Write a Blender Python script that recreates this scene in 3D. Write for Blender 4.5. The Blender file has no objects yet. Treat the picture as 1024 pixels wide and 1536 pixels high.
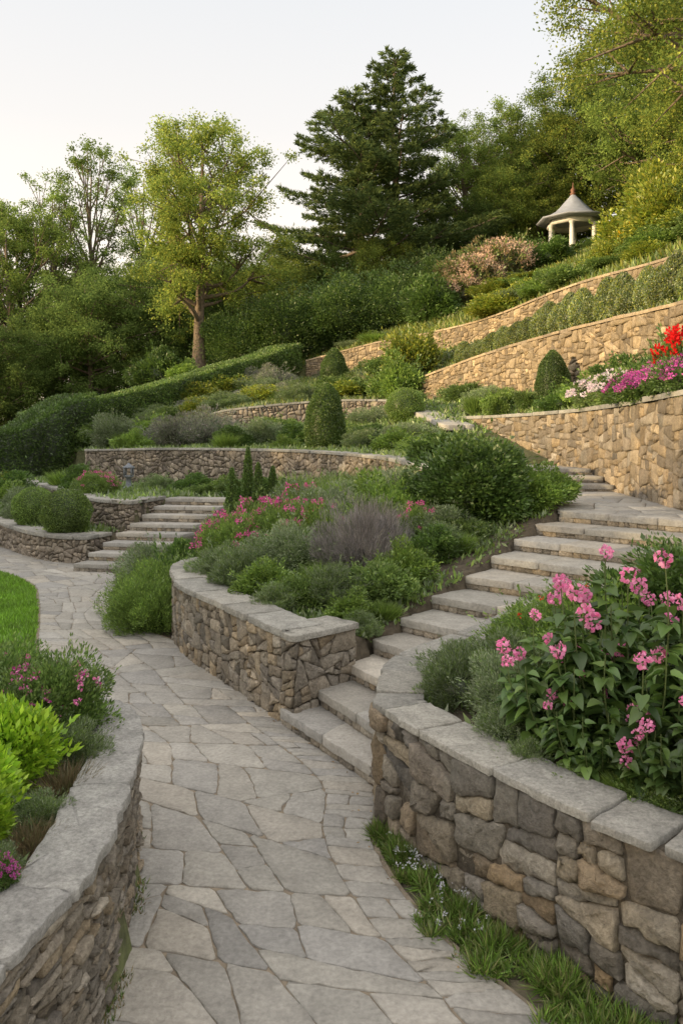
import bpy, math, random
import numpy as np
from mathutils import Vector
R=np.random.default_rng(7); random.seed(7)
scene=bpy.context.scene
COL=scene.collection

# ---------------------------------------------------------------- materials
def new_mat(name):
    m=bpy.data.materials.new(name); m.use_nodes=True
    nt=m.node_tree; nt.nodes.clear(); return m,nt
def N(nt,t,**k):
    n=nt.nodes.new(t)
    for a,b in k.items(): setattr(n,a,b)
    return n
def stone_mat(name,scale=1.0,bump=.5,rough=.88,lichen=.25,speck=0,bd=.03,dark=.45,v1=.35,v2=.25):
    m,nt=new_mat(name); L=nt.links.new
    out=N(nt,'ShaderNodeOutputMaterial'); b=N(nt,'ShaderNodeBsdfPrincipled')
    at=N(nt,'ShaderNodeAttribute',attribute_name='Col'); tc=N(nt,'ShaderNodeTexCoord')
    n1=N(nt,'ShaderNodeTexNoise'); n1.inputs['Scale'].default_value=7*scale; n1.inputs['Detail'].default_value=8; n1.inputs['Roughness'].default_value=.7
    n2=N(nt,'ShaderNodeTexNoise'); n2.inputs['Scale'].default_value=45*scale; n2.inputs['Detail'].default_value=6; n2.inputs['Roughness'].default_value=.5+.3*speck
    n3=N(nt,'ShaderNodeTexNoise'); n3.inputs['Scale'].default_value=2.2*scale; n3.inputs['Detail'].default_value=9; n3.inputs['Roughness'].default_value=.75
    for n in (n1,n2,n3): L(tc.outputs['Object'],n.inputs['Vector'])
    r1=N(nt,'ShaderNodeMapRange'); r1.inputs['From Min'].default_value=.3; r1.inputs['From Max'].default_value=.7; r1.inputs['To Min'].default_value=1-v1; r1.inputs['To Max'].default_value=1+v1*.85
    L(n1.outputs['Fac'],r1.inputs['Value'])
    r2=N(nt,'ShaderNodeMapRange'); r2.inputs['From Min'].default_value=.3; r2.inputs['From Max'].default_value=.7; r2.inputs['To Min'].default_value=1-v2-.2*speck; r2.inputs['To Max'].default_value=1+v2+.2*speck
    L(n2.outputs['Fac'],r2.inputs['Value'])
    mu=N(nt,'ShaderNodeMath',operation='MULTIPLY'); L(r1.outputs[0],mu.inputs[0]); L(r2.outputs[0],mu.inputs[1])
    vm=N(nt,'ShaderNodeVectorMath',operation='SCALE'); L(at.outputs['Color'],vm.inputs[0]); L(mu.outputs[0],vm.inputs['Scale'])
    r3=N(nt,'ShaderNodeMapRange'); r3.inputs['From Min'].default_value=.55; r3.inputs['From Max'].default_value=.68; r3.inputs['To Max'].default_value=lichen
    L(n3.outputs['Fac'],r3.inputs['Value'])
    mx=N(nt,'ShaderNodeMix',data_type='RGBA'); L(r3.outputs[0],mx.inputs['Factor']); L(vm.outputs[0],mx.inputs['A']); mx.inputs['B'].default_value=(.38,.37,.31,1)
    r4=N(nt,'ShaderNodeMapRange'); r4.inputs['From Min'].default_value=.44; r4.inputs['From Max'].default_value=.32; r4.inputs['To Max'].default_value=dark
    L(n3.outputs['Fac'],r4.inputs['Value'])
    mx2=N(nt,'ShaderNodeMix',data_type='RGBA'); L(r4.outputs[0],mx2.inputs['Factor']); L(mx.outputs['Result'],mx2.inputs['A']); mx2.inputs['B'].default_value=(.12,.10,.07,1)
    L(mx2.outputs['Result'],b.inputs['Base Color']); b.inputs['Roughness'].default_value=rough
    ad=N(nt,'ShaderNodeMath',operation='ADD'); L(n1.outputs['Fac'],ad.inputs[0])
    m5=N(nt,'ShaderNodeMath',operation='MULTIPLY'); L(n2.outputs['Fac'],m5.inputs[0]); m5.inputs[1].default_value=.45; L(m5.outputs[0],ad.inputs[1])
    bp=N(nt,'ShaderNodeBump'); bp.inputs['Strength'].default_value=bump; bp.inputs['Distance'].default_value=bd
    L(ad.outputs[0],bp.inputs['Height']); L(bp.outputs[0],b.inputs['Normal'])
    L(b.outputs[0],out.inputs[0]); return m
def leaf_mat(name,trans=.35,gloss=.06,lo=1.25,hi=1.9):
    m,nt=new_mat(name); L=nt.links.new
    out=N(nt,'ShaderNodeOutputMaterial'); at=N(nt,'ShaderNodeAttribute',attribute_name='Col')
    oi=N(nt,'ShaderNodeObjectInfo'); hs=N(nt,'ShaderNodeHueSaturation')
    r=N(nt,'ShaderNodeMapRange'); r.inputs['To Min'].default_value=lo; r.inputs['To Max'].default_value=hi; L(oi.outputs['Random'],r.inputs['Value'])
    tc=N(nt,'ShaderNodeTexCoord'); nz=N(nt,'ShaderNodeTexNoise'); nz.inputs['Scale'].default_value=1.3; L(tc.outputs['Object'],nz.inputs['Vector'])
    r2=N(nt,'ShaderNodeMapRange'); r2.inputs['From Min'].default_value=.3; r2.inputs['From Max'].default_value=.7; r2.inputs['To Min'].default_value=.75; r2.inputs['To Max'].default_value=1.3; L(nz.outputs['Fac'],r2.inputs['Value'])
    mu=N(nt,'ShaderNodeMath',operation='MULTIPLY'); L(r.outputs[0],mu.inputs[0]); L(r2.outputs[0],mu.inputs[1])
    L(at.outputs['Color'],hs.inputs['Color']); L(mu.outputs[0],hs.inputs['Value'])
    d=N(nt,'ShaderNodeBsdfDiffuse'); t=N(nt,'ShaderNodeBsdfTranslucent')
    L(hs.outputs[0],d.inputs['Color']); L(hs.outputs[0],t.inputs['Color'])
    a=N(nt,'ShaderNodeMixShader'); a.inputs[0].default_value=trans; L(d.outputs[0],a.inputs[1]); L(t.outputs[0],a.inputs[2])
    if gloss:
        g=N(nt,'ShaderNodeBsdfGlossy'); g.inputs['Roughness'].default_value=.45
        c=N(nt,'ShaderNodeMixShader'); c.inputs[0].default_value=gloss; L(a.outputs[0],c.inputs[1]); L(g.outputs[0],c.inputs[2]); a=c
    L(a.outputs[0],out.inputs[0]); return m
def plain_mat(name,rough=.8,bump=.3,scale=10,var=.3):
    m,nt=new_mat(name); L=nt.links.new
    out=N(nt,'ShaderNodeOutputMaterial'); b=N(nt,'ShaderNodeBsdfPrincipled'); at=N(nt,'ShaderNodeAttribute',attribute_name='Col')
    tc=N(nt,'ShaderNodeTexCoord'); n1=N(nt,'ShaderNodeTexNoise'); n1.inputs['Scale'].default_value=scale; n1.inputs['Detail'].default_value=8; L(tc.outputs['Object'],n1.inputs['Vector'])
    r1=N(nt,'ShaderNodeMapRange'); r1.inputs['From Min'].default_value=.3; r1.inputs['From Max'].default_value=.7; r1.inputs['To Min'].default_value=1-var; r1.inputs['To Max'].default_value=1+var; L(n1.outputs['Fac'],r1.inputs['Value'])
    vm=N(nt,'ShaderNodeVectorMath',operation='SCALE'); L(at.outputs['Color'],vm.inputs[0]); L(r1.outputs[0],vm.inputs['Scale'])
    L(vm.outputs[0],b.inputs['Base Color']); b.inputs['Roughness'].default_value=rough
    bp=N(nt,'ShaderNodeBump'); bp.inputs['Strength'].default_value=bump; bp.inputs['Distance'].default_value=.05; L(n1.outputs['Fac'],bp.inputs['Height']); L(bp.outputs[0],b.inputs['Normal'])
    L(b.outputs[0],out.inputs[0]); return m
M_STONE=stone_mat('rubble_stone',1,.95,.9,.25,.5,.05); M_COPE=stone_mat('coping_stone',1.2,.7,.88,.2,.9,.03,.28,.3); M_FLAG=stone_mat('flagstone',.9,.45,.84,.12,.2,.03,.16,.2,.14)
M_LEAF=leaf_mat('foliage',.35,.05,1.3,1.95); M_PETAL=leaf_mat('petals',.4,.0,.95,1.1); M_TREE=leaf_mat('tree_foliage',.45,0,1.45,2.2)
M_NEEDLE=leaf_mat('needles',.35,0,1.7,2.0)
M_SOIL=plain_mat('soil_and_turf',.95,.8,14,.35); M_BARK=plain_mat('bark',.95,.9,9,.4); M_PAINT=plain_mat('painted_wood',.6,.1,6,.08); M_ROOF=plain_mat('roof_sheet',.5,.1,5,.12)

# ---------------------------------------------------------------- mesh builder
class MB:
    def __init__(s): s.V=[];s.L=[];s.T=[];s.C=[];s.I=[];s.n=0
    def add(s,V,F,col,mi=0):
        V=np.asarray(V,float).reshape(-1,3); s.V.append(V)
        if isinstance(F,np.ndarray):
            s.L.append((F+s.n).ravel()); s.T.append(np.full(len(F),F.shape[1])); nf=len(F)
        else:
            s.L.append(np.array([i+s.n for f in F for i in f])); s.T.append(np.array([len(f) for f in F])); nf=len(F)
        s.I.append(np.full(nf,mi))
        c=np.asarray(col,float)
        if c.ndim==1: c=np.tile(c[:3],(len(V),1))
        s.C.append(c); s.n+=len(V)
    def mesh(s,name,mats,smooth=False):
        me=bpy.data.meshes.new(name)
        V=np.concatenate(s.V);L=np.concatenate(s.L).astype(np.int32);T=np.concatenate(s.T).astype(np.int32);C=np.concatenate(s.C);I=np.concatenate(s.I).astype(np.int32)
        me.vertices.add(len(V)); me.loops.add(len(L)); me.polygons.add(len(T))
        me.vertices.foreach_set('co',V.ravel().astype(np.float32))
        me.loops.foreach_set('vertex_index',L)
        me.polygons.foreach_set('loop_start',np.concatenate([[0],np.cumsum(T)[:-1]]).astype(np.int32))
        me.polygons.foreach_set('material_index',I)
        me.update(calc_edges=True)
        a=me.color_attributes.new('Col','FLOAT_COLOR','POINT')
        cc=np.ones((len(V),4),np.float32); cc[:,:3]=C; a.data.foreach_set('color',cc.ravel())
        for m in (mats if isinstance(mats,(list,tuple)) else [mats]): me.materials.append(m)
        if smooth: me.polygons.foreach_set('use_smooth',np.ones(len(T),bool))
        me.validate(); return me
def obj(name,me,loc=(0,0,0),rot=0,sc=1,parent=None,label=None,category=None,kind=None,group=None):
    o=bpy.data.objects.new(name,me); COL.objects.link(o); o.location=loc; o.rotation_euler=(0,0,rot)
    o.scale=(sc,sc,sc) if not isinstance(sc,(tuple,list)) else sc
    if parent: o.parent=parent
    if label: o['label']=label
    if category: o['category']=category
    if kind: o['kind']=kind
    if group: o['group']=group
    return o
def unit(v): return v/np.maximum(np.linalg.norm(v,axis=-1,keepdims=True),1e-9)
def rdir(n): return unit(R.normal(size=(n,3)))
def cols(n,pal,var=.18):
    pal=np.array(pal,float); k=R.integers(0,len(pal),n); k2=R.integers(0,len(pal),n); u=R.random((n,1))
    c=pal[k]*u+pal[k2]*(1-u); return c*np.exp(R.normal(0,var,(n,1)))
def leaves(mb,P,A,L,W,C,mi=0,fold=.18):
    n=len(P); A=unit(A); B=unit(np.cross(A,R.normal(size=(n,3)))); Nn=np.cross(A,B)
    L=np.broadcast_to(L,(n,))[:,None]; W=np.broadcast_to(W,(n,))[:,None]
    m=P+A*L*.45+Nn*fold*W
    V=np.stack([P,m+B*W*.5,P+A*L,m-B*W*.5],1).reshape(-1,3)
    mb.add(V,np.arange(n*4).reshape(-1,4),np.repeat(C,4,0),mi)
def tube(mb,pts,rad,col,k=6,mi=0):
    pts=np.array(pts,float); n=len(pts); rad=np.broadcast_to(rad,(n,))
    t=unit(np.gradient(pts,axis=0)); a=unit(np.cross(t,np.array([.3,.9,.2]))); b=np.cross(t,a)
    an=np.linspace(0,2*np.pi,k,endpoint=False)
    V=(pts[:,None]+rad[:,None,None]*(a[:,None]*np.cos(an)[None,:,None]+b[:,None]*np.sin(an)[None,:,None])).reshape(-1,3)
    F=[(i*k+j,i*k+(j+1)%k,(i+1)*k+(j+1)%k,(i+1)*k+j) for i in range(n-1) for j in range(k)]
    mb.add(V,np.array(F),col,mi)
def blob(mb,c,r,col,mi=0,k=10,m=7,noise=.08):
    V=[];an=np.linspace(0,2*np.pi,k,endpoint=False)
    for i in range(m+1):
        ph=math.pi*i/m
        for a in an:
            q=1+R.normal(0,noise)
            V.append((c[0]+r[0]*q*math.sin(ph)*math.cos(a),c[1]+r[1]*q*math.sin(ph)*math.sin(a),c[2]+r[2]*q*math.cos(ph)))
    F=[(i*k+j,(i+1)*k+j,(i+1)*k+(j+1)%k,i*k+(j+1)%k) for i in range(m) for j in range(k)]
    mb.add(V,np.array(F),col,mi)
def box(mb,c,h,col,mi=0,rot=0):
    s=[(-1,-1,-1),(1,-1,-1),(1,1,-1),(-1,1,-1),(-1,-1,1),(1,-1,1),(1,1,1),(-1,1,1)]
    ca,sa=math.cos(rot),math.sin(rot)
    V=[(c[0]+x*h[0]*ca-y*h[1]*sa,c[1]+x*h[0]*sa+y*h[1]*ca,c[2]+z*h[2]) for x,y,z in s]
    mb.add(V,np.array([(0,3,2,1),(4,5,6,7),(0,1,5,4),(1,2,6,5),(2,3,7,6),(3,0,4,7)]),col,mi)

# ---------------------------------------------------------------- curves
def smooth(pts,n=8):
    P=np.array(pts,float)
    if len(P)<3: 
        t=np.linspace(0,1,n+1)[:,None]; return P[0]*(1-t)+P[-1]*t
    Q=np.vstack([2*P[0]-P[1],P,2*P[-1]-P[-2]]); out=[]
    for i in range(1,len(Q)-2):
        for k in range(n):
            t=k/n; a,b,c,d=Q[i-1],Q[i],Q[i+1],Q[i+2]
            out.append(.5*((2*b)+(-a+c)*t+(2*a-5*b+4*c-d)*t*t+(-a+3*b-3*c+d)*t**3))
    out.append(P[-1]); return np.array(out)
class Curve:
    def __init__(s,P):
        s.P=np.array(P,float); d=np.linalg.norm(np.diff(s.P[:,:2],axis=0),axis=1); s.s=np.concatenate([[0],np.cumsum(d)]); s.len=s.s[-1]
    def at(s,u): 
        u=np.asarray(u,float); return np.stack([np.interp(u,s.s,s.P[:,k]) for k in range(s.P.shape[1])],-1)
    def nrm(s,u,e=.06):
        a=s.at(np.clip(np.asarray(u)-e,0,s.len)); b=s.at(np.clip(np.asarray(u)+e,0,s.len)); t=unit(b[...,:2]-a[...,:2])
        return np.stack([-t[...,1],t[...,0]],-1)
    def off(s,d,n=60):
        u=np.linspace(0,s.len,n); return s.at(u)[:,:2]+s.nrm(u)*d

# ---------------------------------------------------------------- stone cells
def area(p):
    x=p[:,0];y=p[:,1]; return abs(np.dot(x,np.roll(y,-1))-np.dot(y,np.roll(x,-1)))/2
def clip(p,c,nv):
    d=(p-c)@nv; out=[]
    for i in range(len(p)):
        j=(i+1)%len(p)
        if d[i]>=0: out.append(p[i])
        if d[i]*d[j]<0: out.append(p[i]+(p[j]-p[i])*d[i]/(d[i]-d[j]))
    return np.array(out)
def bsp(p,target,jit=.2,aspect=1.3,var=.6,out=None):
    if out is None: out=[]
    def tgt(): return target*min(2.2,math.exp(random.gauss(0,var)))
    stack=[(np.array(p,float),tgt())]
    while stack:
        q,tg=stack.pop()
        if len(q)<3: continue
        if area(q)<tg: out.append(q); continue
        mn=q.min(0);mx=q.max(0);w,h=mx-mn
        an=max(-.5,min(.5,random.gauss(0,jit)))
        if w<h*aspect: an+=math.pi/2
        nv=np.array([math.cos(an),math.sin(an)])
        c=q.mean(0)+(mx-mn)*np.array([random.uniform(-.18,.18),random.uniform(-.18,.18)])
        for sg in (1,-1):
            k=clip(q,c,nv*sg)
            if len(k)>=3: stack.append((k,tgt()))
    return out
def cell(mb,p,M,gap,dback,d0,bev,bulge,rough,col,step,rnd=1,cut=.18,mi=0,tl=1.):
    P=np.array(p,float)
    if area(P)<gap*gap*9: return
    c=P.mean(0); v=c-P; Ln=np.linalg.norm(v,axis=1,keepdims=True)
    P=P+v/np.maximum(Ln,1e-6)*np.minimum(gap*1.2,Ln*.35)
    for _ in range(rnd):
        q=np.roll(P,-1,0); P=np.stack([P*(1-cut)+q*cut,P*cut+q*(1-cut)],1).reshape(-1,2)
    out=[]
    for i in range(len(P)):
        a=P[i];b=P[(i+1)%len(P)]; k=max(1,int(np.linalg.norm(b-a)/step))
        for j in range(k): out.append(a+(b-a)*j/k)
    P=np.array(out); n=len(P)
    P=P+R.normal(0,rough,(n,2))
    v=c-P; Ln=np.linalg.norm(v,axis=1,keepdims=True)
    r2=P+v/Ln*np.minimum(bev,Ln*.4); r3=c+(P-c)*R.uniform(.35,.65)
    tilt=R.normal(0,tl*bulge*.5/max(.05,math.sqrt(area(P))),2)
    def dd(Q,base,nz): return base+(Q-c)@tilt+R.normal(0,nz,len(Q))
    V=[M(P[:,0],P[:,1],np.full(n,dback)),M(P[:,0],P[:,1],dd(P,d0,rough*.4)),M(r2[:,0],r2[:,1],dd(r2,d0+bev*.6,rough*.5)),
       M(r3[:,0],r3[:,1],dd(r3,d0+bev*.6+bulge,bulge*.35+rough*.3)),M(c[None,0],c[None,1],np.array([d0+bev*.6+bulge*random.uniform(.4,1.2)]))]
    V=np.concatenate(V); F=[]
    for k in range(3):
        for i in range(n):
            j=(i+1)%n; F.append((k*n+i,k*n+j,(k+1)*n+j,(k+1)*n+i))
    for i in range(n): F.append((3*n+i,3*n+(i+1)%n,4*n))
    mb.add(V,F,col,mi)
def scol(pal,var=.16):
    return cols(1,pal,var)[0]

PAL_NEAR=[(.215,.19,.155),(.28,.25,.20),(.145,.135,.12),(.30,.25,.175),(.24,.22,.185),(.33,.24,.14),(.20,.185,.165),(.33,.30,.25)]
PAL_FS=[(.26,.225,.175),(.33,.28,.215),(.18,.16,.13),(.34,.27,.18),(.28,.25,.21),(.36,.32,.26)]
PAL_TAN=[(.30,.245,.18),(.24,.20,.155),(.36,.29,.20),(.20,.17,.135),(.33,.25,.155),(.27,.24,.20)]
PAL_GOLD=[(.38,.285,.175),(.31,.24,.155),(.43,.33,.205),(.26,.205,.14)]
PAL_GREY=[(.29,.25,.20),(.35,.30,.24),(.23,.195,.16),(.38,.32,.25)]
PAL_COPE=[(.29,.28,.25),(.33,.315,.275),(.24,.235,.21)]
PAL_GRAN=[(.34,.33,.305),(.38,.37,.34),(.31,.30,.28)]
PAL_FLAG=[(.30,.285,.255),(.335,.315,.275),(.275,.265,.245),(.36,.33,.28),(.30,.285,.25),(.325,.31,.28)]

def wall(name,pts,side,target,aspect,pal,label,thick=.42,jit=.2,gap=.012,bev=.02,bulge=.02,rough=.004,step=.12,cope=.07,copelen=.6,cpal=PAL_COPE,mort=(.11,.093,.07),over=.04,presm=False,cut=.18,crough=.003,var=.6,rec=.014,cdw=.012,cgap=.006,dvar=.006):
    P=np.array(pts,float) if presm else smooth(pts,8)
    c=Curve(P)
    mb=MB()
    def M(s,t,d):
        a=c.at(s); n=c.nrm(s)*side; zb=a[...,2]; zt=a[...,3]-cope
        z=zb+(zt-zb)*t
        return np.stack([a[...,0]+n[...,0]*d,a[...,1]+n[...,1]*d,z],-1)
    Hm=np.mean(c.P[:,3]-c.P[:,2])-cope
    k=max(8,int(c.len/.15)); s=np.linspace(0,c.len,k)
    rows=[M(s,np.zeros(k)-.15,np.full(k,-rec)),M(s,np.ones(k),np.full(k,-rec)),M(s,np.ones(k),np.full(k,-thick)),M(s,np.zeros(k)-.15,np.full(k,-thick))]
    V=np.concatenate(rows); F=[(a*k+i,a*k+i+1,((a+1)%4)*k+i+1,((a+1)%4)*k+i) for a in range(4) for i in range(k-1)]
    F+= [(0,k,2*k,3*k),(k-1,2*k-1,3*k-1,4*k-1)]
    mb.add(V,F,mort)
    M2=lambda s,t,d: M(s,t/Hm,d)
    L0=0
    while L0<c.len-.01:
        L1=min(c.len,L0+2.2+random.random()); 
        if c.len-L1<.6: L1=c.len
        for q in bsp([(L0,-.05),(L1,-.05),(L1,Hm),(L0,Hm)],target,jit,aspect,var):
            cell(mb,q,M2,gap,-.06,R.normal(-.003,dvar),bev,bulge*R.uniform(.3,1.6),rough,scol(pal,.2),step,1,cut,tl=2)
        L0=L1
    for e in (0,c.len):
        a=c.at(np.array([e]))[0]; nn=c.nrm(np.array([e]))[0]*side
        tt=-(c.at(np.array([.1 if e==0 else c.len-.1]))[0][:2]-a[:2]); tt=tt/np.linalg.norm(tt)
        def Me(u,t,d): 
            return np.stack([a[0]-nn[0]*u+tt[0]*d,a[1]-nn[1]*u+tt[1]*d,a[2]+np.asarray(t)],-1)
        hh=a[3]-a[2]-cope
        for q in bsp([(0,-.02),(thick,-.02),(thick,hh),(0,hh)],target,jit,aspect):
            cell(mb,q,Me,gap,-.03,.0,bev,bulge,rough,scol(pal),step,1,cut)
    o=obj(name,mb.mesh(name,M_STONE),label=label,category='stone wall')
    mc=MB()
    def MC(s,w,d):
        a=c.at(s); n=c.nrm(s)*side; q=over-np.asarray(w)
        return np.stack([a[...,0]+n[...,0]*q,a[...,1]+n[...,1]*q,a[...,3]-cope*.55+d],-1)
    L0=-.04
    while L0<c.len:
        L1=min(c.len+.04,L0+copelen*random.uniform(.5,1.5)); 
        if c.len-L1<.25: L1=c.len+.04
        sk=random.uniform(-.03,.03); dw=random.uniform(-cdw,cdw)
        cell(mc,[(L0,dw),(L1+sk,dw+random.uniform(-.01,.01)),(L1,thick+over+.02),(L0,thick+over+.02)],MC,cgap,-cope*.5,cope*.38+R.normal(0,.003),.006,.0013,crough,scol(cpal,.12),.05,1,.03,tl=3)
        L0=L1
        if L1>=c.len+.03: break
    obj('coping',mc.mesh('coping',M_COPE),parent=o)
    c.thick=thick; return c

# ---------------------------------------------------------------- garden walls (x,y,base,top)
def zz(pts,b,t): 
    n=len(pts); b=b if isinstance(b,(list,tuple)) else [b]*n; t=t if isinstance(t,(list,tuple)) else [t]*n
    return [(p[0],p[1],b[i],t[i]) for i,p in enumerate(pts)]
def joined(*parts): return np.vstack([smooth(p,8) if len(p)>2 else smooth(p,6) for p in parts])
W={}
W['A']=wall('retaining_wall',joined(zz([(2.6,1.5),(1.70,2.42),(1.25,2.92),(.94,3.3),(.66,3.72),(.42,4.14),(.19,4.6)],-.05,.7),zz([(.195,4.62),(.26,5.1),(.34,5.45),(.54,5.8),(.84,6.1),(1.24,6.4),(1.65,6.7)],-.05,[.7,.7,.7,.7,.72,.8,.9])),1,.034,1.5,PAL_NEAR,'low grey-brown rubble wall with flat coping beside the steps',presm=True,jit=.17,bulge=.012,bev=.010,gap=.006,rough=.006,step=.04,cut=.09,cope=.038,copelen=.5,thick=.26,crough=.0035,var=.75,over=.026,cgap=.007,rec=.022,dvar=.012)
W['J']=wall('retaining_wall',smooth(zz([(-1.15,.9),(-1.05,1.7),(-.98,2.35),(-.9,2.85),(-.95,3.5),(-1.02,3.95),(-1.12,4.35),(-1.32,4.62),(-1.7,4.75),(-2.6,4.7),(-3.6,4.3)],-.05,.7)),-1,.006,3.8,PAL_FS,'curved dry-stacked brown rubble wall with pale granite coping',presm=True,jit=.07,bulge=.006,bev=.006,gap=.004,rough=.003,step=.04,thick=.2,cut=.1,cope=.045,cpal=PAL_GRAN,crough=.006,copelen=.6,over=.026,cdw=.004,cgap=.003,rec=.02,dvar=.009)
W['L']=wall('retaining_wall',joined(zz([(.12,6.55),(-.36,6.1)],-.05,.72),zz([(-.37,6.11),(-.7,6.65),(-1.08,7.3),(-1.5,8.0),(-1.8,8.7),(-1.98,9.5),(-1.85,10.1),(-1.5,10.35),(-1.1,10.3)],-.05,.72)),1,.02,1.15,PAL_FS,'curved fieldstone planter wall with weathered grey coping slabs',presm=True,jit=.26,bulge=.006,bev=.009,gap=.005,rough=.005,step=.05,cut=.1,cope=.055,thick=.34,crough=.005,var=.75,dvar=.006,rec=.015)
W['B']=wall('retaining_wall',smooth(zz([(4.3,6.2),(4.0,7.6),(3.95,9.0),(4.2,11.0),(4.38,12.8),(4.4,15.2),(3.95,18),(3.0,20.3)],[1.3,1.3,1.3,1.35,1.35,1.4,1.6,2.0],2.8)),1,.05,1.6,PAL_TAN,'tall tan squared-stone retaining wall beside a paved landing',presm=True,step=.1,bulge=.012,cpal=PAL_COPE,cut=.1,gap=.005,bev=.012,jit=.15,var=.8,cope=.075,dvar=.01,rough=.006,mort=(.17,.14,.10))
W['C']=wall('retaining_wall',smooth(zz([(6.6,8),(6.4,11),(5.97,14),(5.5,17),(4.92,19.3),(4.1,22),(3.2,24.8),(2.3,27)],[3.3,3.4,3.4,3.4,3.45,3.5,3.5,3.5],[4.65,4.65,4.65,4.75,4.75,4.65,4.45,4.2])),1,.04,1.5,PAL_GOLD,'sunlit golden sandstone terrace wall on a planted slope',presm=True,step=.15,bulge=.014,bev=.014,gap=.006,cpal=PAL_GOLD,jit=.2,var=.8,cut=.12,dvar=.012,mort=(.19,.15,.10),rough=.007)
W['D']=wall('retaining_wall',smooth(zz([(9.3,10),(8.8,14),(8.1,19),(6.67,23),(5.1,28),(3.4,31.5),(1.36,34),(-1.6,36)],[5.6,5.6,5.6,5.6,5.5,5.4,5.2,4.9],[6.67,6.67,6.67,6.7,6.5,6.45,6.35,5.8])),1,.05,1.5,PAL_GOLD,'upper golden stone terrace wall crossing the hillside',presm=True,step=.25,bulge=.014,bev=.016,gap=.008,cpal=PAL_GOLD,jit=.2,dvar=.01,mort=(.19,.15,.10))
W['E']=wall('retaining_wall',smooth(zz([(-7.4,24),(-6.95,22.1),(-4.5,20.6),(-2,18.6),(-.5,16.5),(.6,14),(1.0,12),(1.1,10.6)],[.9,.9,.9,.9,.9,1.0,1.1,1.2],[1.95,1.95,2,2,1.98,1.93,1.88,1.85])),-1,.018,1.2,PAL_GREY,'long curved grey-brown rubble wall with thin coping',presm=True,jit=.4,step=.12,bulge=.012,gap=.008,bev=.012,mort=(.10,.085,.065),cope=.055)
W['F']=wall('retaining_wall',smooth(zz([(-4.4,27),(-3.5,26.1),(-.7,26),(1.2,25.4),(2.0,24)],[2.4,2.3,2.3,2.4,2.6],[3.1,3.24,3.5,3.5,3.35])),-1,.025,1.2,PAL_GREY,'short grey rubble terrace wall behind clipped shrubs',presm=True,jit=.4,step=.2,bulge=.015,gap=.01)
W['G']=wall('retaining_wall',joined(zz([(-10,20.5),(-7.9,17.9),(-6.3,15.6),(-5.3,14.55),(-4.55,14.2)],-.05,.5),zz([(-4.53,14.22),(-4.3,14.9)],-.05,.5)),-1,.018,1.2,PAL_GREY,'low curved grey planter wall with clipped boxwood balls',presm=True,jit=.3,step=.12,bulge=.01,gap=.007)
W['I']=wall('retaining_wall',joined(zz([(-11.5,26),(-10,24.3),(-8,21),(-6.3,18.3),(-5.0,15.9),(-3.95,14.95)],[.3]*6,1.07),zz([(-3.93,14.96),(-3.6,16.3)],.3,1.07)),-1,.018,1.3,PAL_GREY,'curved grey-brown terrace wall with overhanging coping',presm=True,jit=.3,step=.12,bulge=.01,gap=.007)

# ---------------------------------------------------------------- stairs
def stairs(name,Lp,Rp,z0,rise,label,extra=None):
    e=obj(name,None,loc=(Lp[0][0],Lp[0][1],z0),label=label,category='stairs')
    n=len(Lp)-1
    for i in range(n):
        a,b=np.array(Lp[i]),np.array(Rp[i]); c,d=np.array(Lp[i+1]),np.array(Rp[i+1]); zt=z0+rise*(i+1)
        f=unit(((c+d)-(a+b)))
        w=np.linalg.norm(b-a); mb=MB()
        def T(u,v,dd,a=a,b=b,c=c,d=d,zt=zt,f=f,w=w):
            u=np.asarray(u)/w; v=np.asarray(v)
            p=(a-f*.02)[None]*(1-u)[:,None]*(1-v)[:,None]+(b-f*.02)[None]*u[:,None]*(1-v)[:,None]+(c+f*.08)[None]*(1-u)[:,None]*v[:,None]+(d+f*.08)[None]*u[:,None]*v[:,None]
            return np.concatenate([p,(zt+dd)[:,None]],1)
        dep=np.linalg.norm((c+d-a-b)/2)+.1
        T2=lambda u,v,dd,T=T,dep=dep: T(u,np.asarray(v)/dep,dd)
        u=0; cuts=[0]
        while u<w: 
            u+=random.uniform(.5,.9)
            cuts.append(min(u,w) if w-u>.3 else w)
            if cuts[-1]==w: break
        for k in range(len(cuts)-1):
            cell(mb,[(cuts[k],0),(cuts[k+1],0),(cuts[k+1],dep),(cuts[k],dep)],T2,.002,-.075,-.012,.008,.0015,.005,scol(PAL_FLAG,.09),.06,1,.03,1)
        def Rr(u,t,dd,a=a,b=b,f=f,w=w,zt=zt): 
            u=np.asarray(u)/w; p=a[None]*(1-u)[:,None]+b[None]*u[:,None]-f[None]*np.asarray(dd)[:,None]
            return np.concatenate([p,(zt-rise+np.asarray(t))[:,None]],1)
        for q in bsp([(0,-.01),(w,-.01),(w,rise-.065),(0,rise-.065)],.012,.1,2.2): cell(mb,q,Rr,.003,-.04,.0,.006,.005,.003,scol(PAL_FS)*1.15,.08)
        cv=[]; a2,b2,c2,d2=a+f*.005,b+f*.005,c+f*.1,d+f*.1
        for z in (zt-rise-.1,zt-.06):
            for q in (a2,b2,d2,c2): cv.append((q[0],q[1],z))
        mb.add(cv,np.array([(4,5,6,7),(0,1,5,4),(1,2,6,5),(2,3,7,6),(3,0,4,7)]),(.18,.16,.13))
        obj('step',mb.mesh('step',[M_STONE,M_FLAG]),loc=(-Lp[0][0],-Lp[0][1],-z0),parent=e)
    return e
SL=[(-.47,6.22),(-.22,6.38),(.04,6.62),(.27,6.86),(.53,7.13),(.84,7.5),(1.22,7.86),(1.55,8.3),(1.88,8.75),(2.2,9.1),(2.55,9.4),(2.95,9.7)]
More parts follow.
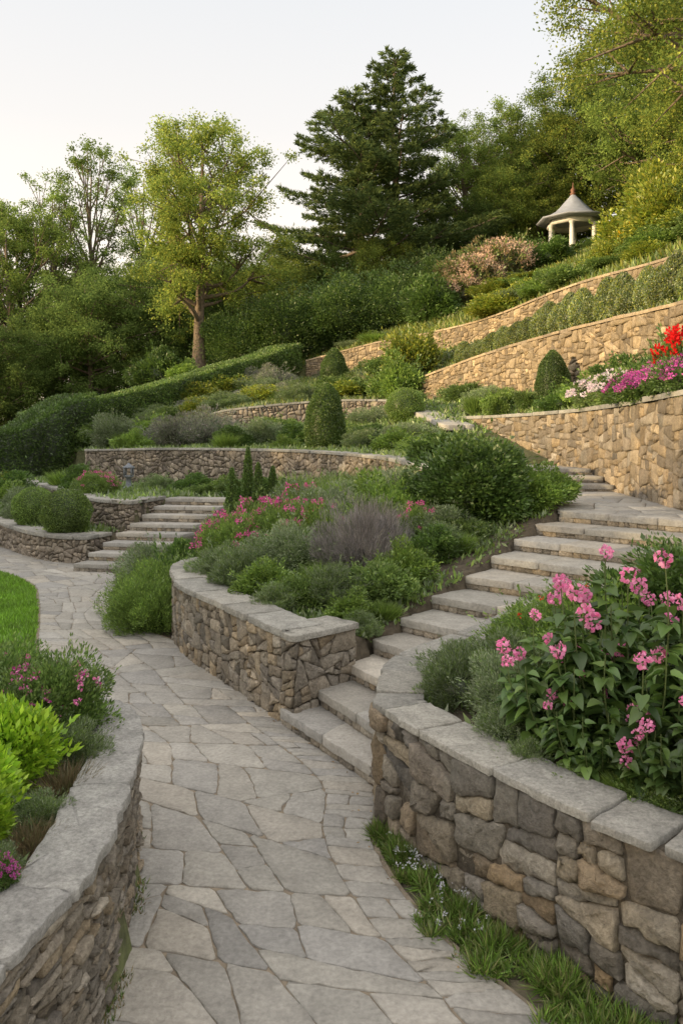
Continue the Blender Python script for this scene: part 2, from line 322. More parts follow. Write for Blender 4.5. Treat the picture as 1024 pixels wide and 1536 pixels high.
SR=[(.22,5.08),(.29,5.4),(.52,5.76),(.84,6.06),(1.28,6.33),(1.78,6.6),(2.2,6.9),(2.6,7.2),(3.0,7.5),(3.4,7.8),(3.75,8.0),(3.95,8.3)]
stairs('stone_stairs',SL,SR,0,.125,'curving flight of grey flagstone garden steps climbing between planted beds')
HL=[(-4.5+.14*i,13.45+.36*i) for i in range(9)]; HR=[(-3.3+.16*i,13.2+.36*i) for i in range(9)]
stairs('stone_stairs',HL,HR,0,.131,'wide short flight of weathered stone steps to a terrace')

# ---------------------------------------------------------------- path
PL=[(-1.05,1.0),(-1.0,2.3),(-1.0,3.1),(-1.07,3.8),(-1.25,4.6),(-1.65,5.5),(-2.2,6.5),(-2.75,7.5),(-3.25,8.6),(-3.65,9.7),(-4.15,11),(-4.75,12.3),(-5.9,13.6),(-8,15.2),(-10.5,17)]
PR=[(1.6,1.0),(1.15,2.3),(.78,3.0),(.38,3.65),(.15,4.4),(.17,5.15),(-.5,6.35),(-1.08,7.4),(-1.78,8.7),(-2.6,9.7),(-3.1,11.2),(-3.75,13.2),(-4.6,14.2),(-6.5,15.9),(-9.4,19.5)]
pl=smooth(PL);pr=smooth(PR); mid=Curve((pl+pr)/2); WN=1.7
def MP(s,t,d,z0=0.):
    k=len(pl); f=np.interp(s,mid.s,np.arange(k)); x=[np.interp(f,np.arange(k),pl[:,0]),np.interp(f,np.arange(k),pl[:,1]),np.interp(f,np.arange(k),pr[:,0]),np.interp(f,np.arange(k),pr[:,1])]
    u=np.asarray(t)/WN; return np.stack([x[0]*(1-u)+x[2]*u,x[1]*(1-u)+x[3]*u,z0+np.asarray(d)],-1)
mb=MB()
ED=.3
def paving(poly,tg,jit,asp,var=.45):
    for q in bsp(poly,tg,jit,asp,var):
        cell(mb,q,MP,.005,-.03,R.normal(-.005,.0014),.005,.001,.0042,scol(PAL_FLAG,.07),.05,1,.08)
s=0
while s<mid.len:
    e=min(mid.len,s+3.0)
    if s<4.6: paving([(s,0),(e,0),(e,WN-ED),(s,WN-ED)],.16,.25,1.0,.4); paving([(s,WN-ED),(e,WN-ED),(e,WN+.02),(s,WN+.02)],.05,.1,.55,.3)
    else: paving([(s,0),(e,0),(e,WN),(s,WN)],.16,.27,1.0,.4)
    s=e
obj('flagstone_path',mb.mesh('flagstone_path',M_FLAG),kind='structure')
k=120; s=np.linspace(0,mid.len,k); rows=[MP(s,np.full(k,t),np.full(k,-.009)) for t in np.linspace(-.05,WN+.05,6)]
mb=MB(); mb.add(np.concatenate(rows),np.array([(a*k+i,a*k+i+1,(a+1)*k+i+1,(a+1)*k+i) for a in range(5) for i in range(k-1)]),(.22,.18,.13))
obj('path_joint_sand',mb.mesh('path_joint_sand',M_SOIL),kind='structure')
mb=MB(); LP=[(2.55,9.45),(3.75,8.05),(3.98,8.2),(4.2,11),(4.4,13),(4.38,15.2),(4.2,16.3),(3.3,16.3),(2.95,12.5)]
for q in bsp(LP,.3,.25,1.0): cell(mb,q,lambda x,y,d:np.stack([x,y,1.375+np.asarray(d)],-1),.008,-.05,-.008,.008,.002,.004,scol(PAL_FLAG,.1)*1.15,.15,1,.08)
mb.add([(p[0],p[1],1.36) for p in LP],[list(range(len(LP)))],(.16,.14,.11))
obj('stone_landing',mb.mesh('stone_landing',M_FLAG),kind='structure')
stairs('stone_stairs',[(2.9,13.0),(2.95,13.6),(3.0,14.2),(3.0,16.2)],[(4.36,12.8),(4.38,13.4),(4.38,14.0),(4.1,16.5)],1.375,.11,'broad shallow slab steps beside the tall tan wall')
mb=MB()
def MR(s,t,d): 
    s=np.asarray(s)/4.6; c=np.array([2.8,19.0,2.55])[None]*(1-s)[:,None]+np.array([1.75,23.4,3.35])[None]*s[:,None]
    sd=np.array([.95,.22]); t=np.asarray(t); return np.stack([c[:,0]+sd[0]*t,c[:,1]+sd[1]*t,c[:,2]+d],-1)
for q in bsp([(0,-.4),(4.6,-.4),(4.6,.4),(0,.4)],.4,.08,1.0): cell(mb,q,MR,.006,-.12,0,.01,.003,.006,scol(PAL_FLAG,.08)*1.1,.1,1,.06)
obj('stone_ramp_path',mb.mesh('stone_ramp_path',M_FLAG),kind='structure')

# ---------------------------------------------------------------- terrain
def inpoly(x,y,P):
    P=np.asarray(P); r=np.zeros(x.shape,bool); j=len(P)-1
    for i in range(len(P)):
        xi,yi=P[i];xj,yj=P[j]
        if yi!=yj:
            c=((yi>y)!=(yj>y))&(x<(xj-xi)*(y-yi)/(yj-yi)+xi); r^=c
        j=i
    return r
class RBF:
    def __init__(s,ctrl):
        c=np.array(ctrl,float); s.c=c[:,:2]; n=len(c)
        D=np.linalg.norm(s.c[:,None]-s.c[None],axis=2); A=np.ones((n+1,n+1)); A[:n,:n]=D+np.eye(n)*.02; A[n,n]=0
        s.w=np.linalg.solve(A,np.concatenate([c[:,2],[0]]))
    def __call__(s,x,y):
        sh=x.shape; x=x.ravel();y=y.ravel(); out=np.empty(len(x))
        for i in range(0,len(x),20000):
            D=np.hypot(x[i:i+20000,None]-s.c[None,:,0],y[i:i+20000,None]-s.c[None,:,1]); out[i:i+20000]=D@s.w[:-1]+s.w[-1]
        return out.reshape(sh)
SD={'A':1,'J':-1,'L':1,'B':1,'C':1,'D':1,'E':-1,'F':-1,'G':-1,'I':-1}
def wl(k): return W[k].off(-SD[k]*W[k].thick*.5,50)
def withz(P,z): 
    P=np.asarray(P)[::4]; z=np.broadcast_to(z,(len(P),)) if np.isscalar(z) else np.interp(np.linspace(0,1,len(P)),np.linspace(0,1,len(z)),z)
    return [(p[0],p[1],q) for p,q in zip(P,z)]
A_,J_,L_,B_,C_,Dd,E_,F_,G_,I_=[wl(k) for k in 'AJLBCDEFGI']
REG=[]
def reg(name,poly,ctrl): REG.append((name,np.array(poly),RBF(ctrl)))
SLa=np.array(SL);SRa=np.array(SR)
reg('stairs',list(SLa)+list(SRa[::-1]),[(p[0],p[1],.125*i-.2) for S in (SL,SR) for i,p in enumerate(S)])
reg('stairs2',HL+HR[::-1],[(p[0],p[1],.13*i-.2) for S in (HL,HR) for i,p in enumerate(S)])
reg('landing',LP,[(p[0],p[1],1.3) for p in LP])
reg('J',list(J_)+[(-3.6,.9)],withz(J_,.62)+[(-3.0,2.5,.66),(-3.6,.9,.62),(-1.6,3,.66)])
reg('A',list(A_)+list(SRa[6:])+[(4.3,8.1),(4.3,6),(5,1.6)],withz(A_,.6)+[(p[0],p[1],.125*i+.08) for i,p in enumerate(SR) if i>5]+[(3,4,.95),(4.5,5,1.2),(2,5,.85),(4.0,7.6,1.3),(5,1.6,.9)])
reg('K',list(L_)+[(-1.95,12.5),(-2.0,16.3)]+[(-2.2,18.3)]+[tuple(p) for p in E_ if p[0]>-2.0]+[(2.4,11.2),(2.9,12.5),(2.55,9.5)]+list(SLa[2:11][::-1]),
    withz(L_,.62)+[(p[0],p[1],.125*(i)+.1) for i,p in enumerate(SL) if i>2]+[(-1.95,12.5,.45),(-2,16.3,.95),(-1.5,14.5,.85)]+withz([p for p in E_ if p[0]>-2.2],[.95,1.0,1.25])+[(2.4,11.2,1.4),(2.9,12.5,1.36),(0,9.5,.95),(1.5,10,1.2)])
reg('E',list(E_)+[(2.2,11.2),(2.95,12.6),(3.3,16.4)]+[tuple(p) for p in B_[::1] if p[1]>16.4]+[(2.6,23)]+list(F_[::-1])+[(-7,28),(-9.5,25.5)],
    withz(E_,1.88)+[(2.2,11.2,1.5),(2.95,12.6,1.5),(3.3,16.4,1.7),(1.9,13,1.9),(3.2,18,2.1),(3.0,20.3,2.75),(2.3,20,2.7),(1.9,22.3,3.15),(2.6,23,3.3),(1.2,21,2.4)]+withz(F_,2.45)+[(-7,28,2.6),(-9.5,25.5,1.7),(0,22,2.15)])
reg('B',list(B_)+[(2.6,23)]+list(C_[::-1]),withz(B_,2.72)+withz(C_,3.5)+[(2.6,23,3.2)])
reg('C',list(C_)+[(2.1,27.5)]+list(Dd[::-1]),withz(C_,[4.55,4.6,4.6,4.55,4.1])+withz(Dd,[5.8,5.8,5.8,5.7,5.2])+[(0,33,4.7)])
reg('F',list(F_)+[(2.6,23),(2.2,27.3),(-1.4,36),(-3.2,35.2),(-9.5,27.5),(-7,28)],withz(F_,[3.05,3.3,3.4,3.25])+[(2.2,27.3,3.7),(-1.4,36,4.9),(-3.2,35.2,4.9),(-9.5,27.5,2.3),(-7,28,2.6),(-5,31,3.7),(-1,31,4.1)])
reg('I',list(I_)+[(-2.1,16.4),(-2.2,18.4)]+[tuple(p) for p in E_[::-1] if p[0]<-2.0]+[(-9,26)],withz(I_,1.0)+[(-2.1,16.4,.98),(-2.2,18.4,.98),(-7,24,1.0),(-9,26,1.05)])
reg('G',list(G_)+[tuple(p) for p in I_[::-1]]+[(-12,24)],withz(G_,.42)+[(p[0],p[1],.5) for p in I_[::6]])
reg('lawn',[(-12,-3),(5,-3),(5,1.5),(2.6,1.6)]+list(A_)+list(SLa[:1])+list(L_[5:])+[(-1.95,12.5),(-2.2,13.6)]+[(-4.5,14)]+list(G_[::-1])+[(-12,20)],[(-12,-3,-.03),(5,-3,-.03),(0,10,-.03),(-12,20,-.03),(0,0,-.03)])
DEF=RBF([(-14,-3,0),(6,-3,0),(-14,10,0),(-13,18,.2),(-30,0,0),(-30,20,.3),(-13.5,22,.9),(-12,25,1.2),(-10,28,2.2),(-6.5,32.5,3.9),(-3.3,35.5,5.1),(-1.6,36.4,5.6),(1.4,34.5,6.3),(3.5,31.8,6.4),(5.2,28.3,6.45),(6.8,23.3,6.6),(8.3,19.2,6.6),(9.0,14,6.6),(9.5,8,6.4),(6,3,1.2),(9,2,3),
 (10,30,8.6),(8,35,9.1),(12.9,45,12.6),(12,43.5,12.2),(14,43.5,12.6),(17,40,13.0),(9.1,44,11.5),(5.3,46,10.4),(0,43,7.6),(-6.7,38,5.6),(-9,45,5.2),(-15,42,3.2),(-20,33,1.5),(-27,45,2),(13,22,9.6),(14,14,9),(18,30,13.0),(25,45,18),(15,55,15),(0,60,10),(-20,60,3.5),(30,70,20),(0,100,12),(-60,60,2),(-60,-20,0),(60,30,22),(60,-20,8),(60,120,20),(-60,120,3),(-400,0,0),(400,0,6),(0,400,5),(400,400,5),(-400,400,0),(0,-400,0)])
RS=.08; rx0,rx1,ry0,ry1=-12.,10.,-3.,37.
gx_=np.arange(rx0,rx1,RS); gy_=np.arange(ry0,ry1,RS); GX,GY=np.meshgrid(gx_,gy_); RAST=np.full(GX.shape,-1)
for i,(n,P,f) in enumerate(REG):
    m=inpoly(GX,GY,P)&(RAST<0); RAST[m]=i
GARD=inpoly(GX,GY,np.array([(-12,-3),(9.3,-3),(9.2,8)]+[tuple(p) for p in Dd]+[(-3.2,35.2),(-9.5,27.5),(-10.2,26),(-12,25)]))
for _ in range(60):
    m=(RAST<0)&GARD
    if not m.any(): break
    for ax,sh in ((0,1),(0,-1),(1,1),(1,-1)):
        q=np.roll(RAST,sh,ax); mm=(RAST<0)&GARD&(q>=0); RAST[mm]=q[mm]
def HT(x,y,ret=False):
    x=np.asarray(x,float);y=np.asarray(y,float); sh=x.shape; x=np.atleast_1d(x);y=np.atleast_1d(y)
    ix=np.round((x-rx0)/RS).astype(int); iy=np.round((y-ry0)/RS).astype(int); ok=(ix>=0)&(iy>=0)&(ix<len(gx_))&(iy<len(gy_))
    rid=np.full(x.shape,-1); rid[ok]=RAST[iy[ok],ix[ok]]
    z=np.zeros(x.shape); m=rid<0
    if m.any(): z[m]=DEF(x[m],y[m])
    for i,(n,P,f) in enumerate(REG):
        m=rid==i
        if m.any(): z[m]=f(x[m],y[m])
    if ret: return z.reshape(sh),rid.reshape(sh)
    return z.reshape(sh)
def hz(x,y): return float(HT(np.array([x]),np.array([y]))[0])
def geo(a,b,n,first):
    out=[a];d=first
    while abs(out[-1]-a)<abs(b-a): out.append(out[-1]+d*(1 if b>a else -1)); d*=1.22
    return out[1:]
xs=np.array(geo(-12,-420,0,.4)[::-1]+list(np.arange(-12,9.6,.1))+geo(9.6,420,0,.4))
ys=np.array(geo(.5,-420,0,.5)[::-1]+list(np.arange(.5,37,.11))+geo(37,420,0,.4))
X,Y=np.meshgrid(xs,ys); Z,RID=HT(X,Y,True)
names=[r[0] for r in REG]
nz=np.zeros(X.shape)
for _ in range(14):
    fx,fy=R.normal(0,2.2,2); nz+=np.sin(fx*X+fy*Y+R.random()*6)
nz=nz/14
lawn=RID==names.index('lawn'); lnd=RID==names.index('landing')
Z=Z+np.where(lawn|lnd,.0,nz*.04)+np.where(RID<0,nz*.12,0)
cz=np.zeros(X.shape+(3,)); cz[:]=(.085,.068,.045)
hill=(RID<0); cz[hill]=(.10,.11,.035); cz[lawn]=(.10,.115,.04); cz[lawn&(X>0)]=(.11,.095,.06); cz[lawn&(X>-3.2)&(Y>8)&(X<0)]=(.10,.075,.05)
for nm in ('F','C','E','B','I'): cz[RID==names.index(nm)]=(.08,.085,.035)
mb=MB(); ny,nx=X.shape; idx=np.arange(ny*nx).reshape(ny,nx)
F=np.stack([idx[:-1,:-1],idx[:-1,1:],idx[1:,1:],idx[1:,:-1]],-1).reshape(-1,4)
mb.add(np.stack([X,Y,Z],-1).reshape(-1,3),F,cz.reshape(-1,3))
obj('ground',mb.mesh('ground',M_SOIL,True),kind='structure')

# ---------------------------------------------------------------- plants
G1=[(.06,.11,.022),(.09,.15,.03),(.05,.09,.02)]
GD=[(.035,.07,.018),(.055,.10,.025),(.03,.055,.016)]
GB=[(.20,.32,.02),(.28,.40,.035),(.14,.25,.02)]
GYL=[(.17,.20,.025),(.24,.24,.035),(.10,.15,.025)]
GS=[(.15,.185,.105),(.20,.23,.14),(.11,.145,.075)]
GM=[(.10,.155,.038),(.14,.195,.048),(.07,.115,.03)]
GF=[(.12,.19,.035),(.17,.24,.045),(.085,.14,.028)]
LAV=[(.17,.155,.155),(.215,.195,.19),(.13,.125,.105)]
DRY=[(.20,.14,.08),(.15,.12,.06),(.11,.11,.05)]
PK=[(.75,.13,.38),(.82,.25,.50),(.65,.08,.30)]
MG=[(.55,.04,.30),(.60,.08,.38)]
PUR=[(.60,.13,.42),(.70,.22,.52),(.50,.07,.34)]
PKL=[(.82,.30,.52),(.87,.41,.61),(.76,.22,.44)]
PEACH=[(.58,.40,.30),(.66,.50,.38)]
WH=[(.75,.70,.72),(.8,.62,.7)]
RD=[(.65,.02,.02),(.75,.03,.03)]
YL=[(.75,.5,.03),(.8,.6,.05)]
def shrub(rx,rz,n,ls,pal,k=14,lr=.45,asp=.5,core=.5,top=.55,tight=.35,up=.35,shoots=.05):
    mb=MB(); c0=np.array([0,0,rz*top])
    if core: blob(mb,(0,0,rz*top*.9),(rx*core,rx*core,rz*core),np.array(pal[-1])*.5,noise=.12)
    k=int(k*1.3); d=rdir(k*3); d=d[d[:,2]>-.45][:k]; sc=R.uniform(.4,1.0,(len(d),1))
    c=c0+d*np.array([rx,rx,rz])*sc; r=lr*min(rx,rz)*R.uniform(.5,1.2,len(d))
    i=R.integers(0,len(d),n); q=rdir(n); rr=r[i]*(1-tight*R.random(n)**1.5)
    P=c[i]+q*rr[:,None]
    nf=n//3; qf=rdir(nf); Pf=c0+qf*np.array([rx,rx,rz])*R.uniform(.55,.9,(nf,1)); P=np.concatenate([P,Pf]); q=np.concatenate([q,qf])
    ns=max(6,int(k*1.2)); sd=rdir(ns*3); sd=sd[sd[:,2]>.05][:ns]; m=int(n*shoots/ns)+6
    for v in sd:
        t=R.random((m,1)); ln=R.uniform(1.05,1.45)
        P=np.concatenate([P,c0+(v+R.normal(0,.03,3)+np.array([0,0,.12])*t)*np.array([rx,rx,rz])*(.7+(ln-.7)*t)+R.normal(0,ls*.25,(m,3))]); q=np.concatenate([q,np.tile(v,(m,1))])
    m=P[:,2]>0; P=P[m];q=q[m]; n=len(P)
    out=unit(P-c0); A=unit(q*.6+out*.7+R.normal(0,.5,(n,3))+np.array([0,0,up]))
    leaves(mb,P,A,ls*R.uniform(.6,1.4,n),ls*asp*R.uniform(.7,1.3,n),cols(n,pal))
    return mb
def clipped(prof,h,n,ls,pal):
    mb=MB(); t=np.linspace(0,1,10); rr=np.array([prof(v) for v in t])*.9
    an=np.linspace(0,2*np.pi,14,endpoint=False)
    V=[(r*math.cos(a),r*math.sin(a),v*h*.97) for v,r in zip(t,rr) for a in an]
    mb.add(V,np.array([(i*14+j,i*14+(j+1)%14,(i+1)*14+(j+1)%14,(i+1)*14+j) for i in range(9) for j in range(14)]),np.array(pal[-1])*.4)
    tt=R.random(n*3); w=np.array([prof(v) for v in tt]); keep=R.random(n*3)<w/ w.max()+.12; tt=tt[keep][:n]; w=w[keep][:n]; n=len(tt)
    a=R.random(n)*2*np.pi; lump=1+.04*np.sin(a*5+tt*9)+.03*np.sin(a*3-tt*17)
    r=w*lump*R.uniform(.9,1.03,n); P=np.stack([r*np.cos(a),r*np.sin(a),tt*h],1)
    e=.02; dr=(np.array([prof(min(1,v+e)) for v in tt])-w)/e/h
    out=unit(np.stack([np.cos(a),np.sin(a),-dr],1))
    leaves(mb,P,out*.4+R.normal(0,.6,(n,3))+np.array([0,0,.3]),ls*R.uniform(.6,1.3,n),ls*.6,cols(n,pal)); return mb
def feather(r,h,n,wd,pal,spread=.6,base=.5,lean=.15):
    mb=MB(); a=R.random(n)*2*np.pi; q=np.sqrt(R.random(n))*r*base
    P=np.stack([q*np.cos(a),q*np.sin(a),R.random(n)*h*.35],1)
    A=np.stack([np.cos(a)*(q/(r*base+1e-6))*spread,np.sin(a)*(q/(r*base+1e-6))*spread,np.ones(n)],1)+R.normal(0,lean,(n,3))
    L=h*R.uniform(.35,.8,n); leaves(mb,P,A,L,wd,cols(n,pal)); return mb
def puffs(cents,r,n,ps,pal,flat=.7):
    mb=MB(); cents=np.asarray(cents); i=np.repeat(np.arange(len(cents)),n); q=rdir(len(i)); 
    P=cents[i]+q*r*R.random((len(i),1))**.4*np.array([1,1,flat])
    leaves(mb,P,q+R.normal(0,.5,q.shape)+[0,0,.3],ps*R.uniform(.7,1.2,len(i)),ps*.85,cols(len(i),pal,.1),fold=.1); return mb
def dome_pts(k,rx,rz,top=.55,lo=.1):
    d=rdir(k*5); d=d[d[:,2]>lo][:k]; return np.array([0,0,rz*top])+d*np.array([rx,rx,rz])*R.uniform(.95,1.12,(len(d),1))
KIND={}
def kind(key,name,label,cat,fol,bl=None,group=None,mat=M_LEAF): KIND[key]=(name,label,cat,fol.mesh(name,mat),bl.mesh('blossoms',M_PETAL) if bl else None,group or cat+' in the garden')
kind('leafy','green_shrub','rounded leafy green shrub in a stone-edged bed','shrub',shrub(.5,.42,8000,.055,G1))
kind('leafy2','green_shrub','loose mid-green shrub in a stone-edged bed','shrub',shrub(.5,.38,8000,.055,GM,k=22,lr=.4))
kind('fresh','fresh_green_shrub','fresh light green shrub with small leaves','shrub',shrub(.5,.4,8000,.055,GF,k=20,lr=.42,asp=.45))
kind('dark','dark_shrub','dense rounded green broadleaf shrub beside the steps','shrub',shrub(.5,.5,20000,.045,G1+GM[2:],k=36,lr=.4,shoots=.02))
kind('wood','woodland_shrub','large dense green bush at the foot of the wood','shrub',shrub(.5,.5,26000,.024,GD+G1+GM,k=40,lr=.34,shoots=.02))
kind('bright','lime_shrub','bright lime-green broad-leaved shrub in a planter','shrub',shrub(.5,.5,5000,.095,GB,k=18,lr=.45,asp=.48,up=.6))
kind('silver','silver_shrub','soft silvery grey-green shrub','shrub',shrub(.5,.4,12000,.045,GS+GM[:1],k=22,asp=.3))
kind('feath','feathery_plant','feathery fine-leaved green perennial clump','plant',shrub(.5,.36,15000,.055,GM+GS,k=24,asp=.18,up=.8,lr=.42))
kind('lav','lavender_bush','grey wispy twiggy lavender bush','plant',shrub(.5,.42,8000,.09,LAV,k=26,asp=.055,up=1.3,lr=.5,core=.22,shoots=.15))
kind('lavg','purple_heather','soft grey-purple mounded shrub on a terrace','shrub',shrub(.5,.36,8000,.05,LAV+GS,k=18,asp=.25,up=.7))
kind('grass','grass_clump','tuft of arching green garden grass','plant',feather(.5,.6,1800,.012,GF,1.2,.4,.25))
kind('dry','dry_grass_clump','wispy brown dry grass tuft in a planter','plant',feather(.5,.5,1500,.008,DRY,1.1,.6,.35))
kind('yel','golden_shrub','sunlit yellow-green leafy shrub on the hillside','shrub',shrub(.5,.45,6000,.065,GYL,k=18))
kind('sage','sage_shrub','rounded upright sage-green shrub in a clipped terrace row','shrub',clipped(lambda t:.5*math.sin(math.pi*min(1,t**.75*.93+.07))**.55,1.15,6000,.07,GS+GYL[:2]+GM[:1]))
kind('hedgy','hedge_bush','thick green rounded bush beside the path','shrub',shrub(.55,.45,22000,.04,GM+GF,k=34,lr=.4,asp=.25,up=.9))
kind('pink','pink_flowering_plant','leafy perennial with clusters of pink blossoms','flowering plant',shrub(.5,.42,7000,.045,GM+GF,k=18,asp=.35,up=.6),puffs(dome_pts(26,.5,.46),.045,20,.03,PK))
kind('mag','magenta_flowering_plant','low plant covered in purple-magenta blossoms on a wall','flowering plant',shrub(.5,.36,5000,.05,G1),puffs(dome_pts(64,.5,.36),.06,24,.036,PUR))
kind('white','white_flowering_plant','low plant with pale white-pink blossoms on a wall','flowering plant',shrub(.5,.36,5000,.05,GM),puffs(dome_pts(80,.5,.36),.06,22,.04,WH))
kind('red','red_flowering_plant','plant with large rounded red blooms above a wall','flowering plant',shrub(.45,.45,5000,.06,G1),puffs(dome_pts(12,.45,.45,lo=.3),.1,60,.05,RD,1.))
kind('peach','blossoming_shrub','large shrub with pale peach blossom on the hillside','flowering shrub',shrub(.5,.42,4500,.05,GM+DRY),puffs(dome_pts(110,.45,.38),.08,24,.03,PEACH))
kind('yelf','yellow_flowering_plant','small plant with golden yellow blooms','flowering plant',shrub(.4,.36,3000,.05,G1),puffs(dome_pts(14,.4,.36),.09,30,.06,YL))
kind('smallf','small_flowered_plant','fine green bush dotted with small pink flowers','flowering plant',shrub(.5,.45,13000,.045,G1+GM,k=24,asp=.4,up=.6),puffs(dome_pts(22,.5,.45,lo=.3),.03,14,.028,PKL+MG))
kind('orange','red_flowered_plant','green shrub with a few small red flowers','flowering plant',shrub(.5,.5,12000,.045,GM+GF,k=24,asp=.35),puffs(dome_pts(4,.5,.5,lo=.4),.022,14,.022,[(.7,.06,.04),(.75,.1,.06)]))
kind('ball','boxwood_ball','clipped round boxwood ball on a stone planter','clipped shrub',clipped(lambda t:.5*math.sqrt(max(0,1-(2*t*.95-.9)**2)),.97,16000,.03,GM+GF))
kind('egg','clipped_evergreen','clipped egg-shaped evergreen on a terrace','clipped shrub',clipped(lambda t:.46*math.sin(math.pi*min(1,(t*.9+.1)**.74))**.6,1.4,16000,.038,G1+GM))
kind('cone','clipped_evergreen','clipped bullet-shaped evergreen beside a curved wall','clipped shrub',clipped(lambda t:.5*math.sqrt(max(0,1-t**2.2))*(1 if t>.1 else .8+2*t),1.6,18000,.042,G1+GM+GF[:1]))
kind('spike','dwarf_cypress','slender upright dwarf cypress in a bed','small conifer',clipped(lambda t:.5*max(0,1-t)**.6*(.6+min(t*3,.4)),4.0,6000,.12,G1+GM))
def put(key,x,y,sc,sz=None,z=None,label=None):
    name,lab,cat,me,bl,grp=KIND[key]
    s=(sc,sc,sz if sz else sc); z=hz(x,y) if z is None else z; r=random.uniform(0,6.28)
    o=obj(name,me,loc=(x,y,z-.02),rot=r,sc=s,label=label or lab,category=cat,group=grp)
    if bl: obj('blossoms',bl,parent=o)
    return o
# centre bed
for a in [('dark',1.58,9.9,1.45,1.25),('dark',1.95,10.7,1.0,.9),('fresh',2.28,9.95,.95,.75),('fresh',2.62,10.25,.85,.65),('lav',.15,8.35,.85,1.05),('lav',.42,8.6,.6,.85),
  ('pink',-1.35,9.6,.85,.95),('pink',-.75,9.9,.9,1.0),('pink',-1.1,10.4,.9,1.1),('pink',-.3,9.6,.7,.85),('pink',-.55,11.2,.9,1.1),('feath',-1.35,9.0,.7,.6),('feath',-1.05,8.4,.75,.65),
  ('fresh',-.75,8.0,.7,.5),('silver',-.55,8.7,.9,.8),('leafy2',-.35,7.55,.6,.5),('feath',-.1,7.6,.7,.6),('fresh',.1,7.2,.5,.4),('leafy2',.4,7.65,.7,.6),('feath',.15,6.95,.36,.33),('fresh',.62,8.0,.6,.6),
  ('leafy',.95,8.5,.65,.5),('feath',1.15,8.7,.6,.5),('pink',.85,9.1,.5,.7),('silver',1.1,9.2,.8,.6),('leafy2',1.4,9.0,.55,.45),('silver',-.2,10.6,1.1,1.1),('fresh',.5,10.3,1.1,1.0),('grass',.0,11.3,1.1,1.4),('silver',.8,11.3,1.2,1.0),('grass',.5,12.3,1.2,1.4),
  ('silver',-.5,12.4,1.2,1.1),('leafy2',-1.5,11.6,1.0,.7),('leafy',-1.6,12.4,.8,.5),('leafy2',-1.0,13.9,1.2,.9),('feath',0.0,13.8,1.3,1.0),('leafy',-1.6,15,1.1,.8),('grass',-.9,15.3,1.4,1.2),('grass',0.2,12.9,1.2,1.2),('smallf',-.35,12.0,.9,1.0),
  ('fresh',-.2,9.2,.8,.8),('leafy2',.45,9.5,.6,.8),('leafy',1.0,10.0,.8,.7),('grass',.38,7.2,.4,.35),('feath',-.6,7.4,.45,.4),('pink',-1.55,10.0,.5,.8),('grass',-.3,10.9,.9,1.3),('grass',-.9,8.9,.5,.6),('grass',.8,8.3,.4,.5),('grass',-.2,8.1,.5,.5),('pink',-.6,9.1,.5,.7),('grass',1.3,8.6,.35,.45),('fresh',.7,9.9,.8,.85)]: put(*a)
for x,y,h in [(-1.78,13.0,.30),(-1.55,13.3,.36),(-1.35,13.0,.30),(-1.15,13.4,.26),(-.95,13.2,.21)]: put('spike',x,y,.27,h)
for a in [('hedgy',-2.25,9.35,.85,.9),('hedgy',-2.15,9.95,.95,1.05),('hedgy',-2.55,10.2,.8,.85),('silver',-2.6,11.4,1.0,1.1),('leafy',-2.3,11.0,1.0,1.1),('silver',-2.9,12.3,.9,.9),('leafy2',-2.3,12.4,1.0,.9)]: put(*a)
# right planter
for a in [('feath',.72,4.8,.5,.5),('silver',.93,4.5,.5,.5),('feath',.78,5.15,.5,.45),('silver',.9,4.15,.36,.38),('feath',1.1,4.95,.65,.55),('orange',1.3,5.3,.7,.6),('orange',1.7,5.5,.75,.6),('fresh',1.7,5.1,.8,.7),
  ('feath',.88,3.86,.26,.24),('leafy',2.2,5.2,1.0,.8),('smallf',2.6,5.6,1.1,.8),('fresh',2.3,5.9,.8,.35),('leafy',2.9,6.3,.9,.4),('smallf',3.5,6.8,.8,.4),('feath',1.5,3.3,.36,.3),('leafy2',1.32,3.4,.28,.22),('leafy2',1.68,3.05,.3,.22),('fresh',1.85,2.85,.35,.26),('leafy',2.1,3.2,.6,.5),('leafy2',1.05,3.62,.24,.18),('grass',1.25,3.5,.25,.25),('grass',.85,4.2,.3,.35)]: put(*a)
# left planter
for a in [('bright',-1.5,3.62,.42,.42),('bright',-1.62,3.3,.42,.44),('bright',-1.42,3.05,.34,.34),('bright',-1.4,2.68,.32,.34),('bright',-1.75,3.0,.5,.5),('smallf',-1.5,4.2,.55,.6),('smallf',-1.85,4.3,.6,.62),('smallf',-1.62,4.0,.5,.5),('dry',-1.24,3.6,.36,.3),('feath',-1.24,3.25,.26,.22),('dry',-1.2,3.1,.3,.24),('feath',-1.24,2.85,.24,.2),('dry',-1.26,2.75,.34,.26),('feath',-1.3,3.85,.35,.35),('mag',-1.17,2.70,.14,.2,.70),('dry',-1.34,2.45,.4,.4),('leafy',-1.8,2.5,.6,.6)]: put(*a)
# lower left terrace
for a in [('ball',-5.15,15.0,.9),('ball',-6.25,16.3,.85),('silver',-6.9,17.5,.9,.7),('leafy2',-6.6,18.0,1.0,.7),('silver',-7.4,18.9,1.2,.9),('fresh',-8.2,19.6,1.4,1.0),('leafy2',-7.6,18.3,1.0,.6),('leafy',-8.6,20.8,1.6,1.2),('yel',-9.3,21.5,1.2,1.1),('pink',-5.35,17.3,.8,.75),('pink',-5.75,17.7,.75,.8),('pink',-5.2,17.7,.6,.7),('leafy',-6.2,19.1,.9,.8),('grass',-7,20.2,1.,.9),('fresh',-2.6,17.6,.8,.6),('leafy',-3.4,18.4,.9,.6),('feath',-4.4,19.3,.9,.6),('leafy2',-3.1,17.5,.6,.4),('leafy2',-2.3,17,.8,.7)]: put(*a)
